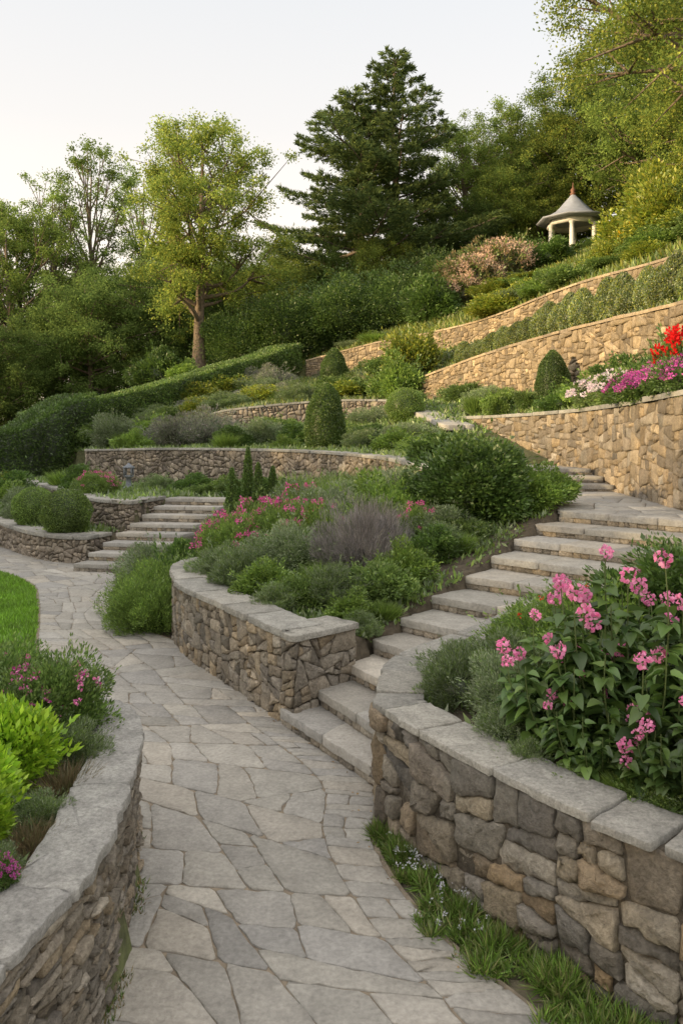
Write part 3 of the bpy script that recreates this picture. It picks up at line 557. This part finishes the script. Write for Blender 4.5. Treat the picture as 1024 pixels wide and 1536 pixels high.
# terraces behind curved wall
for a in [('cone',-.38,18.6,.95,.98),('ball',1.7,21.4,1.02,1.02,2.62),('silver',-6.6,23.2,1.4,1.5),('lavg',-4.6,22.6,1.6,1.6),('lavg',-3.7,23,1.7,1.8),('lavg',-5.2,23.4,1.2,1.3),('fresh',-5.8,22.3,1.0,.8),('leafy',-2.9,21.4,1.1,.8),('silver',-2.2,21.9,1.3,1.1),('fresh',-1.4,20.2,.8,.5),('leafy',-1.1,21,1.3,.8),('feath',.5,18,1.0,.7),('leafy2',.7,19.5,1.3,.7),('fresh',1.2,17.2,1.2,.7),('grass',1.7,16,1.3,.8),('feath',2.1,15,1.2,.6),('grass',2.5,14.4,1.1,.6),('fresh',1.9,13.4,1.1,.6),('leafy2',2.3,17.6,1.3,.6),('grass',2.6,16.6,1.2,.6),('silver',1.6,18.6,1.2,.6),('fresh',-.2,23.5,1.4,1.0),('silver',.8,23,1.3,.9),('grass',1.5,14.4,1.1,.7),('leafy2',-7.6,25.4,1.6,1.3),('silver',-8.3,26.2,1.7,1.4),('fresh',-5.8,24.7,1.5,1.2),('leafy2',-1.8,24.4,1.4,1.0),('leafy',1.45,12.3,1.0,.6),('feath',1.9,12.0,.9,.5),('fresh',2.4,12.2,.8,.45),('grass',0.2,20.5,1.2,1.0),('grass',-3,20.9,.9,.9),('grass',-6.2,22.9,1,1)]: put(*a)
for i in range(34):
    x=random.uniform(-7,1.8); y=random.uniform(27.3,34); 
    if x<-9.5+ (y-27)*.75+1.2: x=-9.5+(y-27)*.75+1.2+random.random()*3
    if x>-2.8 and y>30.5: y=random.uniform(27.3,30.3)
    put(random.choice(['leafy2','silver','feath','lavg','fresh','grass','feath','yel']),x,y,random.uniform(1.0,2.2),random.uniform(.6,1.1))
for a in [('lavg',-2.9,32.6,1.8,1.6),('egg',-.3,33.0,1.2,1.1),('yel',2.5,27.9,2.0,2.1),('fresh',1.9,26.6,1.8,2.1),('yelf',1.5,24.9,1.0,1.1),('leafy2',2.2,24.9,1.0,.7)]: put(*a)
# above tan wall
for a in [('egg',4.72,17.9,.82,.86),('white',4.72,14.6,1.1,1.05),('white',4.8,13.7,1.1,1.05),('mag',4.62,12.4,.95,.9),('mag',4.5,11.5,.95,.9),('mag',4.5,10.6,1.0,.9),('mag',4.3,9.6,.9,.9),('mag',4.95,11.9,.9,1.0),('red',5.12,12.3,.95,1.15),('red',4.95,11.5,.9,1.2),('leafy',5.3,14.9,1.2,.9),('fresh',5.0,15.8,1.1,.8),('leafy2',4.4,18.6,.8,.6),('fresh',4.0,19.8,1.0,.7),('feath',3.6,20.9,1.0,.8),('grass',3.4,20.4,.7,1.0),('leafy2',3.4,22.5,1.2,.8),('leafy',4.6,16.7,.9,.7),('leafy',5.4,13.6,1.1,.9),('leafy2',4.9,17.7,.6,.5),('silver',3.9,20.6,.9,.7),('fresh',3.75,19.2,.6,.9)]: put(*a)
cc=W['C']
for i in range(30):
    s=cc.len*(.16+.74*i/29); a=cc.at(s); n=cc.nrm(s); q=a[:2]-n*random.uniform(.8,.95)
    put('sage',q[0],q[1],random.uniform(.52,.72),random.uniform(.62,.95)*(1 if i<22 else .75))
for i in range(24):
    s=cc.len*(.1+.85*random.random()); a=cc.at(s); n=cc.nrm(s); q=a[:2]-n*random.uniform(1.5,2.4)
    put(random.choice(['leafy2','silver','yel','feath']),q[0],q[1],random.uniform(.8,1.2),random.uniform(.3,.5))
# hillside
dc=W['D']
for i in range(95):
    u=random.uniform(.12,.97); a=dc.at(dc.len*u); n=dc.nrm(dc.len*u); dd=random.uniform(.6,1)*random.random()*13+.6; q=a[:2]-n*dd
    big=1 if q[1]<36 else .7
    if abs(q[0]/q[1]-.287)<.04 and q[1]>30: continue
    put(random.choice(['leafy2','yel','feath','silver','yel','fresh','grass']),q[0],q[1],random.uniform(1.0,2.2),random.uniform(.5,1.3)*big)
for a in [('peach',6.0,37,3.4,3.2),('peach',7.6,38.2,3.6,3.4),('peach',5.4,36,2.6,2.2),('yel',12.0,33,2.6,2.0),('yel',12.9,31,3.2,2.8),('yel',13.9,34,3.6,3.2),('leafy',10.0,38,2.4,1.8),('yel',11.6,28,2.6,2.4),('leafy2',12.4,27,2.6,2.2),('yel',15.6,37,4,3.6),('wood',9.4,43,3,2.0),('leafy',8.6,41,3,2.3),('yelf',11.4,30.2,1.8,2.2),('wood',11.3,43.5,1.8,1.1),('leafy2',12.5,42.8,1.6,.7),('wood',13.7,43.2,1.8,.8),('wood',15.4,44.0,2.2,1.4),
          ('wood',-2.6,38.4,5,4.2),('wood',.2,38.5,5,4.2),('wood',2.6,38,4,3.6),('wood',-4.8,38.5,4,3.4),('leafy',3.9,35,2.6,2.6),('wood',4.4,38.5,4,3.4),('leafy',-8.4,36.5,2.2,2.4),('fresh',-7,36,1.6,1.4)]: put(*a)

# hero pink flowering plants
def hero(nst,h0,h1,rad,pf):
    mb=MB(); cen=[]; heart=np.array([(0,0),(.28,-.06),(.5,.12),(.46,.4),(.25,.75),(0,1.05),(-.25,.75),(-.46,.4),(-.5,.12),(-.28,-.06)])
    for i in range(nst):
        fl=R.random()<pf
        a=R.random()*6.28; q=math.sqrt(R.random())*rad; m_=R.uniform(.75,1.35) if fl else .84; h=R.uniform(h0,h1)*m_
        if fl: q=max(q,rad*min(.95,max(.2,1.35-.8*m_)))
        b=np.array([q*.5*math.cos(a),q*.5*math.sin(a),0]); ex=1.2+.4*max(0,1.2-m_) if fl else 1.15; t=np.array([q*math.cos(a)*ex,q*math.sin(a)*ex,h])
        tt=np.linspace(0,1,7)[:,None]; pts=b*(1-tt)+t*tt+np.array([math.cos(a),math.sin(a),0])*.06*np.sin(tt*3); tube(mb,pts,np.linspace(.006,.003,7),(.09,.12,.04),5)
        nl=int(h/.019)
        for k in range(nl):
            f=R.uniform(.05,.8 if fl else .96); p=b*(1-f)+t*f+np.array([math.cos(a),math.sin(a),0])*.06*math.sin(f*3)
            an=R.random()*6.28; d=unit(np.array([math.cos(an),math.sin(an),R.uniform(-.6,.3)])); sd=unit(np.cross(d,[0,0,1.])+R.normal(0,.25,3)); nn=np.cross(sd,d)
            S=R.uniform(.075,.14)*(1.15-f*.55); p=p+d*.02
            V=[p+d*S*v+sd*S*.8*u+nn*S*(.18*abs(u)*2-.25*v*v) for u,v in heart]; V.append(p+d*S*.4-nn*S*.05)
            mb.add(V,[(j,(j+1)%10,10) for j in range(10)],scol(GD+G1+GM[:1],.15))
        if fl: cen.append(t)
    pb=MB(); cen=np.array(cen)
    for c in cen:
        k=42; sz=R.uniform(.85,1.2); q=rdir(k); rr=R.uniform(.022,.034,(k,1))*sz; P=c+q*rr*[1,1,1.05]
        for p,d in zip(P,q):
            d0=d; s1=unit(np.cross(d0,R.normal(size=3))); d=unit(np.cross(d0,s1)+d0*.55); nn=d0; S=R.uniform(.014,.02)*sz
            V=[p,p+d*S*.5+s1*S*.6+nn*S*.1,p+d*S*1.05+s1*S*.5+nn*S*.2,p+d*S*1.2+nn*S*.15,p+d*S*1.05-s1*S*.5+nn*S*.2,p+d*S*.5-s1*S*.6+nn*S*.1]
            pb.add(V,[tuple(range(6))],scol(PKL,.12))
    return mb,pb
hf,hb=hero(30,.42,.78,.36,.38); kind('hero','pink_phlox','tall broad-leaved plant topped with round pink flower clusters','flowering plant',hf,hb)
hf,hb=hero(26,.38,.7,.34,.38); kind('hero2','pink_phlox','tall broad-leaved plant topped with round pink flower clusters','flowering plant',hf,hb)
for a in [('hero',1.40,3.85,1.0),('hero2',1.16,4.02,.85),('hero',1.78,3.55,.95),('hero2',1.6,4.3,1.1),('hero',2.1,4.1,1.0),('hero2',1.5,3.42,.65),('hero2',1.2,3.7,.6)]: put(*a)

# hedges
def hedge(pts,w,h,n,ls,pal,label):
    c=Curve(smooth(pts)); mb=MB(); k=40; s=np.linspace(0,c.len,k); a=c.at(s)[:,:2]; nn=c.nrm(s,.8); z=HT(a[:,0],a[:,1]); z=np.convolve(np.pad(z,4,'edge'),np.ones(9)/9,'valid')
    rows=[np.concatenate([a+nn*w*.44*u,(z+v)[:,None]],1) for u,v in ((1,-.3),(1,h*.9),(.7,h*.96),(-.7,h*.96),(-1,h*.9),(-1,-.3))]
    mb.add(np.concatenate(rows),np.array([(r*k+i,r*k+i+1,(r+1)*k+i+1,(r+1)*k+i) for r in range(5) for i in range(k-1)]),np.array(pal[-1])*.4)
    s0=s; s=R.random(n)*c.len; a=c.at(s)[:,:2]; nn=c.nrm(s,.8); z=np.interp(s,s0,z); pr=R.random(n)*(2*h+w); 
    u=np.where(pr<h,1,np.where(pr>h+w,-1,1-2*(pr-h)/w)); v=np.where(pr<h,pr,np.where(pr>h+w,pr-h-w,h)); 
    wob=1+.03*np.sin(s*2.3)+.03*np.sin(s*5.1+v*3)
    P=np.concatenate([a+nn*(u*w*.5*wob)[:,None],(z+v*(1+.015*np.sin(s*1.7)))[:,None]],1)+R.normal(0,.025,(n,3))
    out=np.concatenate([nn*u[:,None],(v>h*.98)[:,None]*1.],1)
    leaves(mb,P,out*.6+R.normal(0,.6,(n,3))+[0,0,.3],ls*R.uniform(.6,1.4,n),ls*.55,cols(n,pal)); obj('hedge',mb.mesh('hedge',M_LEAF),label=label,category='hedge')
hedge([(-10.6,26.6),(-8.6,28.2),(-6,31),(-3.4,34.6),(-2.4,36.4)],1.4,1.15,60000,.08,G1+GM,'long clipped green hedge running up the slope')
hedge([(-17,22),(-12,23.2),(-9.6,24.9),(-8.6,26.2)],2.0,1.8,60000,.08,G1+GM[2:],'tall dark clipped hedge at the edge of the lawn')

# ground cover and grass (stuff)
def pts_in(rname,n,x0,x1,y0,y1):
    i=names.index(rname); x=R.uniform(x0,x1,n*4); y=R.uniform(y0,y1,n*4); z,rid=HT(x,y,True); m=rid==i; return np.stack([x[m],y[m],z[m]],1)[:n]
def cover(P,L,W_,pal,up=1.,spr=.7,cl=None):
    mb=MB(); n=len(P)
    leaves(mb,P,R.normal(0,spr,(n,3))+[0,0,up],L*R.uniform(.5,1.5,n),W_,cols(n,pal,.2)); return mb
def stuff(name,mb,mat=M_LEAF): obj(name,mb.mesh(name,mat),kind='stuff')
def tufty(P,k,sp):
    i=np.repeat(np.arange(len(P)),k); Q=P[i].copy(); Q[:,:2]+=R.normal(0,sp,(len(i),2)); z,r0=HT(Q[:,0],Q[:,1],True); r1=HT(P[:,0],P[:,1],True)[1][i]; Q[:,2]=z; return Q[r0==r1]
stuff('ground_cover',cover(np.concatenate([tufty(pts_in('K',1000,-2,3,6,16),30,.09),tufty(pts_in('A',460,0,4,2,8),30,.06)]),.07,.03,GM+GF+GS,.9))
stuff('ground_cover',cover(tufty(pts_in('J',160,-2.2,-1,1.5,4.8),26,.05),.045,.014,DRY+GM,.9))
stuff('ground_cover',cover(np.concatenate([tufty(pts_in('E',1600,-9,3.3,10,27),20,.14),tufty(pts_in('I',400,-10,-2,15,25),20,.1),tufty(pts_in('G',300,-10,-4,14,22),20,.1),tufty(pts_in('B',800,3,6.5,8,26),20,.13)]),.13,.045,GM+GF+GS,.9))
stuff('ground_cover',cover(np.concatenate([tufty(pts_in('F',1600,-9.5,2.5,24,36),16,.2),tufty(pts_in('C',1100,-1,9,9,36),16,.18)]),.18,.06,GM+GYL+GS,.9))
x=R.uniform(-3,20,80000);y=R.uniform(18,48,80000); z,rid=HT(x,y,True); m=(rid<0)&(z>5.4)&(x<.5*y); P=np.stack([x,y,z],1)[m][:46000]
stuff('hillside_grass',cover(P,.25,.06,GM+GYL+[(.18,.17,.06)],1.2,.5))
x=R.uniform(-8,-2,260000);y=R.uniform(5.0,16,260000); lx=np.interp(y,pl[:,1],pl[:,0]); m=(x<lx-.03)&(x>-.47*y-.3)&(~inpoly(x,y,np.array(list(W['J'].P[:,:2])+[(-3.6,.9)])))
rid=HT(x,y,True)[1]; m&=(rid==names.index('lawn'))
P=np.stack([x,y,np.full(len(x),-.03)],1)[m]
stuff('lawn',cover(P,.055,.014,[(.13,.25,.025),(.17,.30,.035),(.10,.19,.02)],1.1,.4))
ca=W['A']; n=60000; s=.7+R.random(n)*(3.15); a=ca.at(s); nn=ca.nrm(s)
wd=np.interp(s,[0,1.5,2.2,3.0,3.6,3.85],[.58,.50,.40,.30,.16,.05])*(.8+.22*np.sin(s*7)+.2*np.sin(s*17)+.1*np.sin(s*41)); dn=wd*R.random(n)**1.15; P=np.stack([a[:,0]+nn[:,0]*dn,a[:,1]+nn[:,1]*dn,np.full(n,-.015)],1)
cl=np.sin(P[:,0]*23)+np.sin(P[:,1]*31+P[:,0]*9)+.8*np.sin(P[:,0]*57-P[:,1]*43); P=P[(cl>.15)|(R.random(len(P))<.16)]
g=MB(); n=len(P); cl2=.6+.6*(np.sin(P[:,0]*19+1)*np.sin(P[:,1]*15)>0)
leaves(g,P,R.normal(0,.8,(n,3))+[0,0,.8],.062*cl2*R.uniform(.5,1.7,n),.0065,cols(n,[(.08,.13,.02),(.11,.19,.03),(.05,.09,.015),(.15,.15,.06)],.25)); stuff('verge_grass',g)
k=[i for i in range(len(P)) if 3.5<P[i,1]<4.4][:]; k=R.choice(k,60)
stuff('small_white_flowers',puffs(P[k]+[0,0,.06],.01,7,.011,[(.8,.8,.8),(.75,.75,.85)]),M_PETAL)
cj=W['J']; n=2600; s=.8+R.random(n)*2.9; a=cj.at(s); nn=-cj.nrm(s); dn=R.random(n)**2*.06; P=np.stack([a[:,0]+nn[:,0]*dn,a[:,1]+nn[:,1]*dn,np.full(n,-.01)],1); P=P[np.sin(s*9)>.2]
stuff('wall_foot_weeds',cover(P,.035,.006,G1+DRY,.9,.5))
n=220; s=R.uniform(.5,8,n); t=R.choice([0,1],n); tt=np.where(t==0,R.random(n)**2*.12,WN-R.random(n)**2*.14); P=MP(s,tt,np.full(n,.004)); 
mb=MB(); leaves(mb,P,np.stack([R.normal(size=n),R.normal(size=n),R.normal(0,.08,n)],1),R.uniform(.01,.028,n),.01,cols(n,[(.2,.13,.07),(.25,.17,.08),(.16,.1,.05)]),fold=.05); stuff('leaf_litter',mb)

# ---------------------------------------------------------------- trees
def deciduous(Ht,hb,Rc,ncl,cr,nleaf,ls,pal,tr,env=None,flat=.7,sub=3,bark=(.17,.13,.095),wob=.012):
    tb=MB();cb=MB(); env=env or (lambda h: math.sqrt(max(0,1-((h-.45)/.6)**2)))
    k=9; tt=np.linspace(0,1,k); tx=np.cumsum(R.normal(0,wob*Ht,(k,2)),0); tx-=tx[0]
    tp=np.column_stack([tx,tt*Ht*.93]); tube(tb,tp,tr*np.array([1.35 if i==0 else (1-.9*v) for i,v in enumerate(tt)]),bark,8)
    C=[];Rr=[]
    for i in range(ncl):
        h=(i+.5)/ncl; h=h**.9; a=i*2.4+R.normal(0,.4); r=Rc*env(h)*math.sqrt(R.uniform(.25,1)); z=Ht*(hb+(1-hb)*h*.92)
        f=np.clip((z/Ht)*R.uniform(.6,.85),.12,.9); b=np.array([np.interp(f*Ht,tp[:,2],tp[:,0]),np.interp(f*Ht,tp[:,2],tp[:,1]),f*Ht])
        c=np.array([np.interp(z,tp[:,2],tp[:,0])+r*math.cos(a),np.interp(z,tp[:,2],tp[:,1])+r*math.sin(a),z])
        m=(b+c)/2+np.array([0,0,-.04*r])+R.normal(0,.06*r+.02,3); rb=tr*(1-f)*.5+.02
        tube(tb,smooth([b,m,c],4),np.linspace(rb,.015,9),bark,5)
        for j in range(sub): 
            c2=c+R.normal(0,cr*.85,3)*[1,1,.8]; tube(tb,[(m+c)/2,c2],[rb*.4,.01],bark,4); C.append(c2);Rr.append(cr*R.uniform(.3,.8))
        C.append(c);Rr.append(cr*R.uniform(.5,.95))
    C=np.array(C);Rr=np.array(Rr); w=Rr**1.8; i=R.choice(len(C),nleaf,p=w/w.sum())
    q=rdir(nleaf); P=C[i]+q*(Rr[i]*R.random(nleaf)**.6*np.exp(R.normal(0,.28,nleaf)))[:,None]*[1,1,flat]
    tint=np.exp(R.normal(0,.12,len(C)))[i][:,None]
    A=q*.5+R.normal(0,.7,(nleaf,3))+[0,0,-.15]
    leaves(cb,P,A,ls*R.uniform(.6,1.4,nleaf),ls*.6,cols(nleaf,pal,.2)*tint)
    return tb.mesh('trunk',M_BARK,True),cb.mesh('crown',M_TREE)
def pine(Ht,hb,Rc,n,ls,pal,tr):
    tb=MB();cb=MB(); k=8; tt=np.linspace(0,1,k); tx=np.cumsum(R.normal(0,.006*Ht,(k,2)),0); tx-=tx[0]
    tp=np.column_stack([tx,tt*Ht]); tube(tb,tp,tr*np.linspace(1.1,.15,k),(.15,.115,.09),8)
    P=[];A=[]; z=hb*Ht
    while z<Ht*.975:
        f=(z/Ht-hb)/(1-hb); ln=Rc*(1-f**1.5)**.8*(.75+.25*min(1,f*5)); nb=R.integers(4,6); a0=R.random()*6.28
        for j in range(nb):
            a=a0+j*6.28/nb+R.normal(0,.35); L=ln*R.uniform(.5,1.2)+.3; d=np.array([math.cos(a),math.sin(a),0]); up=R.uniform(.0,.08)+f*.2
            b=np.array([np.interp(z,tp[:,2],tp[:,0]),np.interp(z,tp[:,2],tp[:,1]),z+R.normal(0,.12)]); t=np.linspace(0,1,6)[:,None]
            pts=b+d*L*t+np.array([0,0,1])*L*(up*t+.07*t**2-.05*np.sin(t*3)); tube(tb,pts,np.linspace(.09,.02,6)*(L/Rc+.3),(.15,.115,.09),4)
            m=int(n*(L/Rc)**1.3)+80
            ns=max(5,int(L/.28)); su=np.linspace(.25,1.0,ns); ss=np.where(np.arange(ns)%2==0,1,-1); kk=R.integers(0,ns,m); v=R.random(m)**.6
            side=np.array([-d[1],d[0],0]); wl_=L*.27*np.sin(np.clip(su,0,1)*2.4+.3)+.12
            c=np.stack([np.interp(su[kk],t[:,0],pts[:,q]) for q in range(3)],1)
            sd=side[None]*ss[kk][:,None]+d*.6
            c=c+sd*(wl_[kk]*v)[:,None]+R.normal(0,.07,(m,3))*[1,1,.8]+np.array([0,0,.06])*v[:,None]
            P.append(c); A.append(sd*.7+R.normal(0,.5,(m,3))*[1,1,.8]+[0,0,.3])
        z+=Ht*R.uniform(.065,.088)*(1-.5*f)
    P=np.concatenate(P);A=np.concatenate(A)
    leaves(cb,P,A,ls*R.uniform(.7,1.3,len(P)),ls*.24,cols(len(P),pal,.2)); return tb.mesh('trunk',M_BARK,True),cb.mesh('crown',M_NEEDLE)
def tree(name,ms,x,y,sc,label,rot=None,z=None,group=None,cat='tree'):
    z=hz(x,y)-.2 if z is None else z; e=obj(name,None,loc=(x,y,z),rot=random.uniform(0,6.28) if rot is None else rot,sc=sc,label=label,category=cat,group=group)
    obj('trunk',ms[0],parent=e); obj('crown',ms[1],parent=e); return e
TG=[(.10,.145,.035),(.135,.18,.045),(.075,.112,.027)]; TY=[(.18,.205,.04),(.23,.24,.05),(.13,.165,.035)]; TD=[(.07,.105,.03),(.095,.13,.036),(.05,.078,.022)]
oval=lambda h: math.sqrt(max(0.02,1-abs((h-.5)/.58)**2.6))
heroT=deciduous(12.0,.26,3.1,38,.98,62000,.12,TY+TG,.3,oval,sub=5,wob=.004)
t1=deciduous(13,.12,4.2,40,1.3,60000,.15,TG+TD,.28,sub=4)
t2=deciduous(12,.22,3.6,32,.9,30000,.13,TG+TY[2:],.25,sub=4,wob=.007)
t3=deciduous(16,.3,2.2,30,.7,15000,.13,TG,.2,sub=4,wob=.006)
t4=deciduous(10,.03,4.2,40,1.3,56000,.15,TG+TY,.25,sub=4)
t5=deciduous(10,.02,4.2,40,1.35,56000,.16,TD,.25,sub=4)
over=deciduous(14,.26,6.6,60,1.3,95000,.11,TY+TG,.35,lambda h: math.sqrt(max(0,1-((h-.5)/.6)**2)),sub=4)
PN=[(.065,.095,.033),(.10,.125,.038),(.048,.07,.028)]
p1=pine(16.0,.12,5.6,1900,.26,PN,.32)
p2=pine(14.0,.12,6.0,1900,.26,PN,.3)
tree('broadleaf_tree',heroT,-6.75,38,1.0,'tall open-crowned tree with sunlit yellow-green foliage and bare trunk')
tree('pine_tree',p1,3.1,47,1.0,'tall dark pine with layered horizontal branches',z=8.8)
tree('pine_tree',p2,.9,46,1.0,'tall dark pine with layered horizontal branches',z=8.2)
WD='deciduous trees of the surrounding wood'
def T(ms,x,y,sc,lab='dense green woodland tree',**k): tree('woodland_tree',ms,x,y,sc,lab,group=WD,**k)
lg='sunlit green tree on the hilltop'
for ms,x,y,sc in [(t2,-18.2,44,1.02),(t2,-20.2,50,1.15),(t3,-15.2,49,1.08),(t3,-13.4,53,1.0),(t3,-17.2,47,.92),(t3,-20.5,47,.9),(t1,-24,46,1.0),(t2,-22.5,42,.8),(t5,-14.6,42,.62),(t5,-17.6,38,.52),(t5,-12.6,40,.66),(t5,-16.2,36,.55),(t5,-10.8,43,.72),(t2,-11.4,48,.75),(t1,-9.3,50,.6),(t5,-6.2,45,.6),(t1,-4.2,50,.58),(t4,-3.2,44,.55),(t1,-1.6,52,.42),(t5,-.2,44,.48),(t4,2.2,43.5,.48),(t1,4.4,53,.42),(t5,5.4,48,.5),(t1,-12,58,.75),(t1,-7.5,60,.7),(t1,-2.0,62,.5),(t1,-19,58,.85),(t1,3,64,.5),(t5,-19.5,36,.55),(t5,-21,40,.7)]: T(ms,x,y,sc)
for ms,x,y,sc in [(t2,7.6,50,.85),(t2,9.4,53,.9),(t2,11.4,54,.95),(t1,13.2,55,.82),(t4,10.5,50,.7),(t4,14.0,50,.85),(t1,16.4,50,.85),(t1,18.2,44,.9),(t5,8.2,48,.5),(t2,16.6,41,1.0),(t1,18.8,38,.95),(t4,15.6,34,.6),(t1,17.2,34.5,.8),(t4,14.8,29,.6),(t4,12.6,49,.5)]: T(ms,x,y,sc,lg)
tree('broadleaf_tree',over,11.9,23,1.0,'large spreading tree with light green leaves overhanging the slope',z=9.3)
for i in range(13):  # unseen tree row left of view, added to shade the foreground
    y=-17+i*3.2; T(t5,-21+random.uniform(-1,1),y,random.uniform(.78,.92),z=-.3)

# ---------------------------------------------------------------- gazebo
gx,gy=13.0,45; gz=12.35
e=obj('gazebo',None,loc=(gx,gy,gz),sc=1.18,label='small white columned gazebo with flared grey roof on the hilltop',category='gazebo')
def lathe(mb,prof,k,col,mi=0,cx=0,cy=0):
    V=[(cx+r*math.cos(6.2832*j/k+.39),cy+r*math.sin(6.2832*j/k+.39),z) for r,z in prof for j in range(k)]
    mb.add(V,np.array([(i*k+j,i*k+(j+1)%k,(i+1)*k+(j+1)%k,(i+1)*k+j) for i in range(len(prof)-1) for j in range(k)]),col,mi)
mb=MB(); lathe(mb,[(0,.3),(1.3,.3),(1.3,0),(1.35,-.0),(1.35,-1)],8,(.3,.27,.22)); obj('base',mb.mesh('base',M_STONE),parent=e)
mb=MB(); lathe(mb,[(0,1.78),(1.4,1.78),(1.7,1.79),(1.72,1.86),(1.35,1.97),(1.0,2.16),(.72,2.42),(.44,2.72),(.22,2.95),(.1,3.08)],8,(.34,.36,.41)); rf=obj('roof',mb.mesh('roof',M_ROOF),parent=e)
mb=MB(); lathe(mb,[(.1,3.06),(.16,3.14),(.08,3.2),(.12,3.28),(.12,3.33),(.04,3.42),(.015,3.65),(0,3.7)],8,(.22,.10,.06)); obj('finial',mb.mesh('finial',M_PAINT),parent=rf)
mb=MB(); lathe(mb,[(1.08,1.55),(1.22,1.55),(1.22,1.775),(1.08,1.775)],8,(.78,.75,.7)); obj('beam',mb.mesh('beam',M_PAINT),parent=e)
mb=MB(); lathe(mb,[(.15,0),(.15,.08),(.12,.12),(.11,.9),(.10,1.15),(.14,1.2),(.14,1.25)],10,(.8,.78,.74)); cm=mb.mesh('column',M_PAINT,True)
for j in range(6):
    a=6.2832*j/6+.2; obj('column',cm,loc=(1.13*math.cos(a),1.13*math.sin(a),.3),parent=e)
lx,ly=-5.1,19.2; e=obj('garden_lantern',None,loc=(lx,ly,hz(lx,ly)),sc=.85,label='small grey stone lantern on the lower terrace',category='lantern')
mb=MB(); lathe(mb,[(0,0),(.16,0),(.16,.08),(.08,.12),(.07,.34),(.14,.38),(.14,.42),(0,.42)],8,(.2,.22,.24)); obj('pedestal',mb.mesh('pedestal',M_COPE),parent=e)
mb=MB()
for j in range(4): box(mb,(.1*(1 if j%2 else -1),.1*(1 if j>1 else -1),.52),(.018,.018,.1),(.2,.22,.25))
obj('lamp_housing',mb.mesh('lamp_housing',M_COPE),parent=e)
mb=MB(); lathe(mb,[(0,.621),(.17,.621),(.17,.65),(.06,.72),(.03,.76),(0,.78)],8,(.2,.22,.25)); obj('cap',mb.mesh('cap',M_COPE),parent=e)

# ---------------------------------------------------------------- light
az=math.atan2(-.94,-.36); el=math.radians(15)
dr=Vector((math.sin(az)*math.cos(el),math.cos(az)*math.cos(el),math.sin(el)))
sl=bpy.data.lights.new('sun','SUN'); sl.energy=5.0; sl.angle=math.radians(.6); sl.color=(1,.74,.40)
so=bpy.data.objects.new('sun',sl); COL.objects.link(so); so.rotation_euler=dr.to_track_quat('Z','Y').to_euler()
w=bpy.data.worlds.new('World'); scene.world=w; w.use_nodes=True; nt=w.node_tree
bg=nt.nodes['Background']; sk=nt.nodes.new('ShaderNodeTexSky'); sk.sky_type='NISHITA'; sk.sun_disc=False; sk.sun_elevation=el; sk.sun_rotation=az%(2*math.pi); sk.dust_density=3.0; sk.air_density=1.0; sk.ozone_density=1.0
vs=nt.nodes.new('ShaderNodeVectorMath'); vs.operation='SCALE'; vs.inputs['Scale'].default_value=.06; nt.links.new(sk.outputs[0],vs.inputs[0])
tc=nt.nodes.new('ShaderNodeTexCoord'); sx=nt.nodes.new('ShaderNodeSeparateXYZ'); nt.links.new(tc.outputs['Generated'],sx.inputs[0])
cr=nt.nodes.new('ShaderNodeValToRGB'); nt.links.new(sx.outputs['Z'],cr.inputs[0]); E=cr.color_ramp.elements
E[0].position=0; E[0].color=(1.0,.80,.58,1); E[1].position=1; E[1].color=(1.0,.94,.88,1)
a=E.new(.2); a.color=(.76,.64,.51,1); a=E.new(.36); a.color=(.60,.55,.49,1); a=E.new(.5); a.color=(.54,.525,.50,1); a=E.new(.62); a.color=(.96,.91,.85,1)
ad=nt.nodes.new('ShaderNodeVectorMath'); ad.operation='ADD'; nt.links.new(vs.outputs[0],ad.inputs[0]); nt.links.new(cr.outputs[0],ad.inputs[1])
nt.links.new(ad.outputs[0],bg.inputs[0]); bg.inputs[1].default_value=1.45
scene.view_settings.view_transform='Standard'; scene.view_settings.look='None'; scene.view_settings.exposure=0
cam=bpy.data.cameras.new('camera'); co=bpy.data.objects.new('camera',cam); COL.objects.link(co); co.location=(0,0,2.2); co.rotation_euler=(math.pi/2,0,0)
cam.sensor_fit='VERTICAL'; cam.sensor_height=36; cam.lens=28.125; cam.shift_y=-108/1536; cam.clip_end=2000; cam.clip_start=.05
scene.camera=co
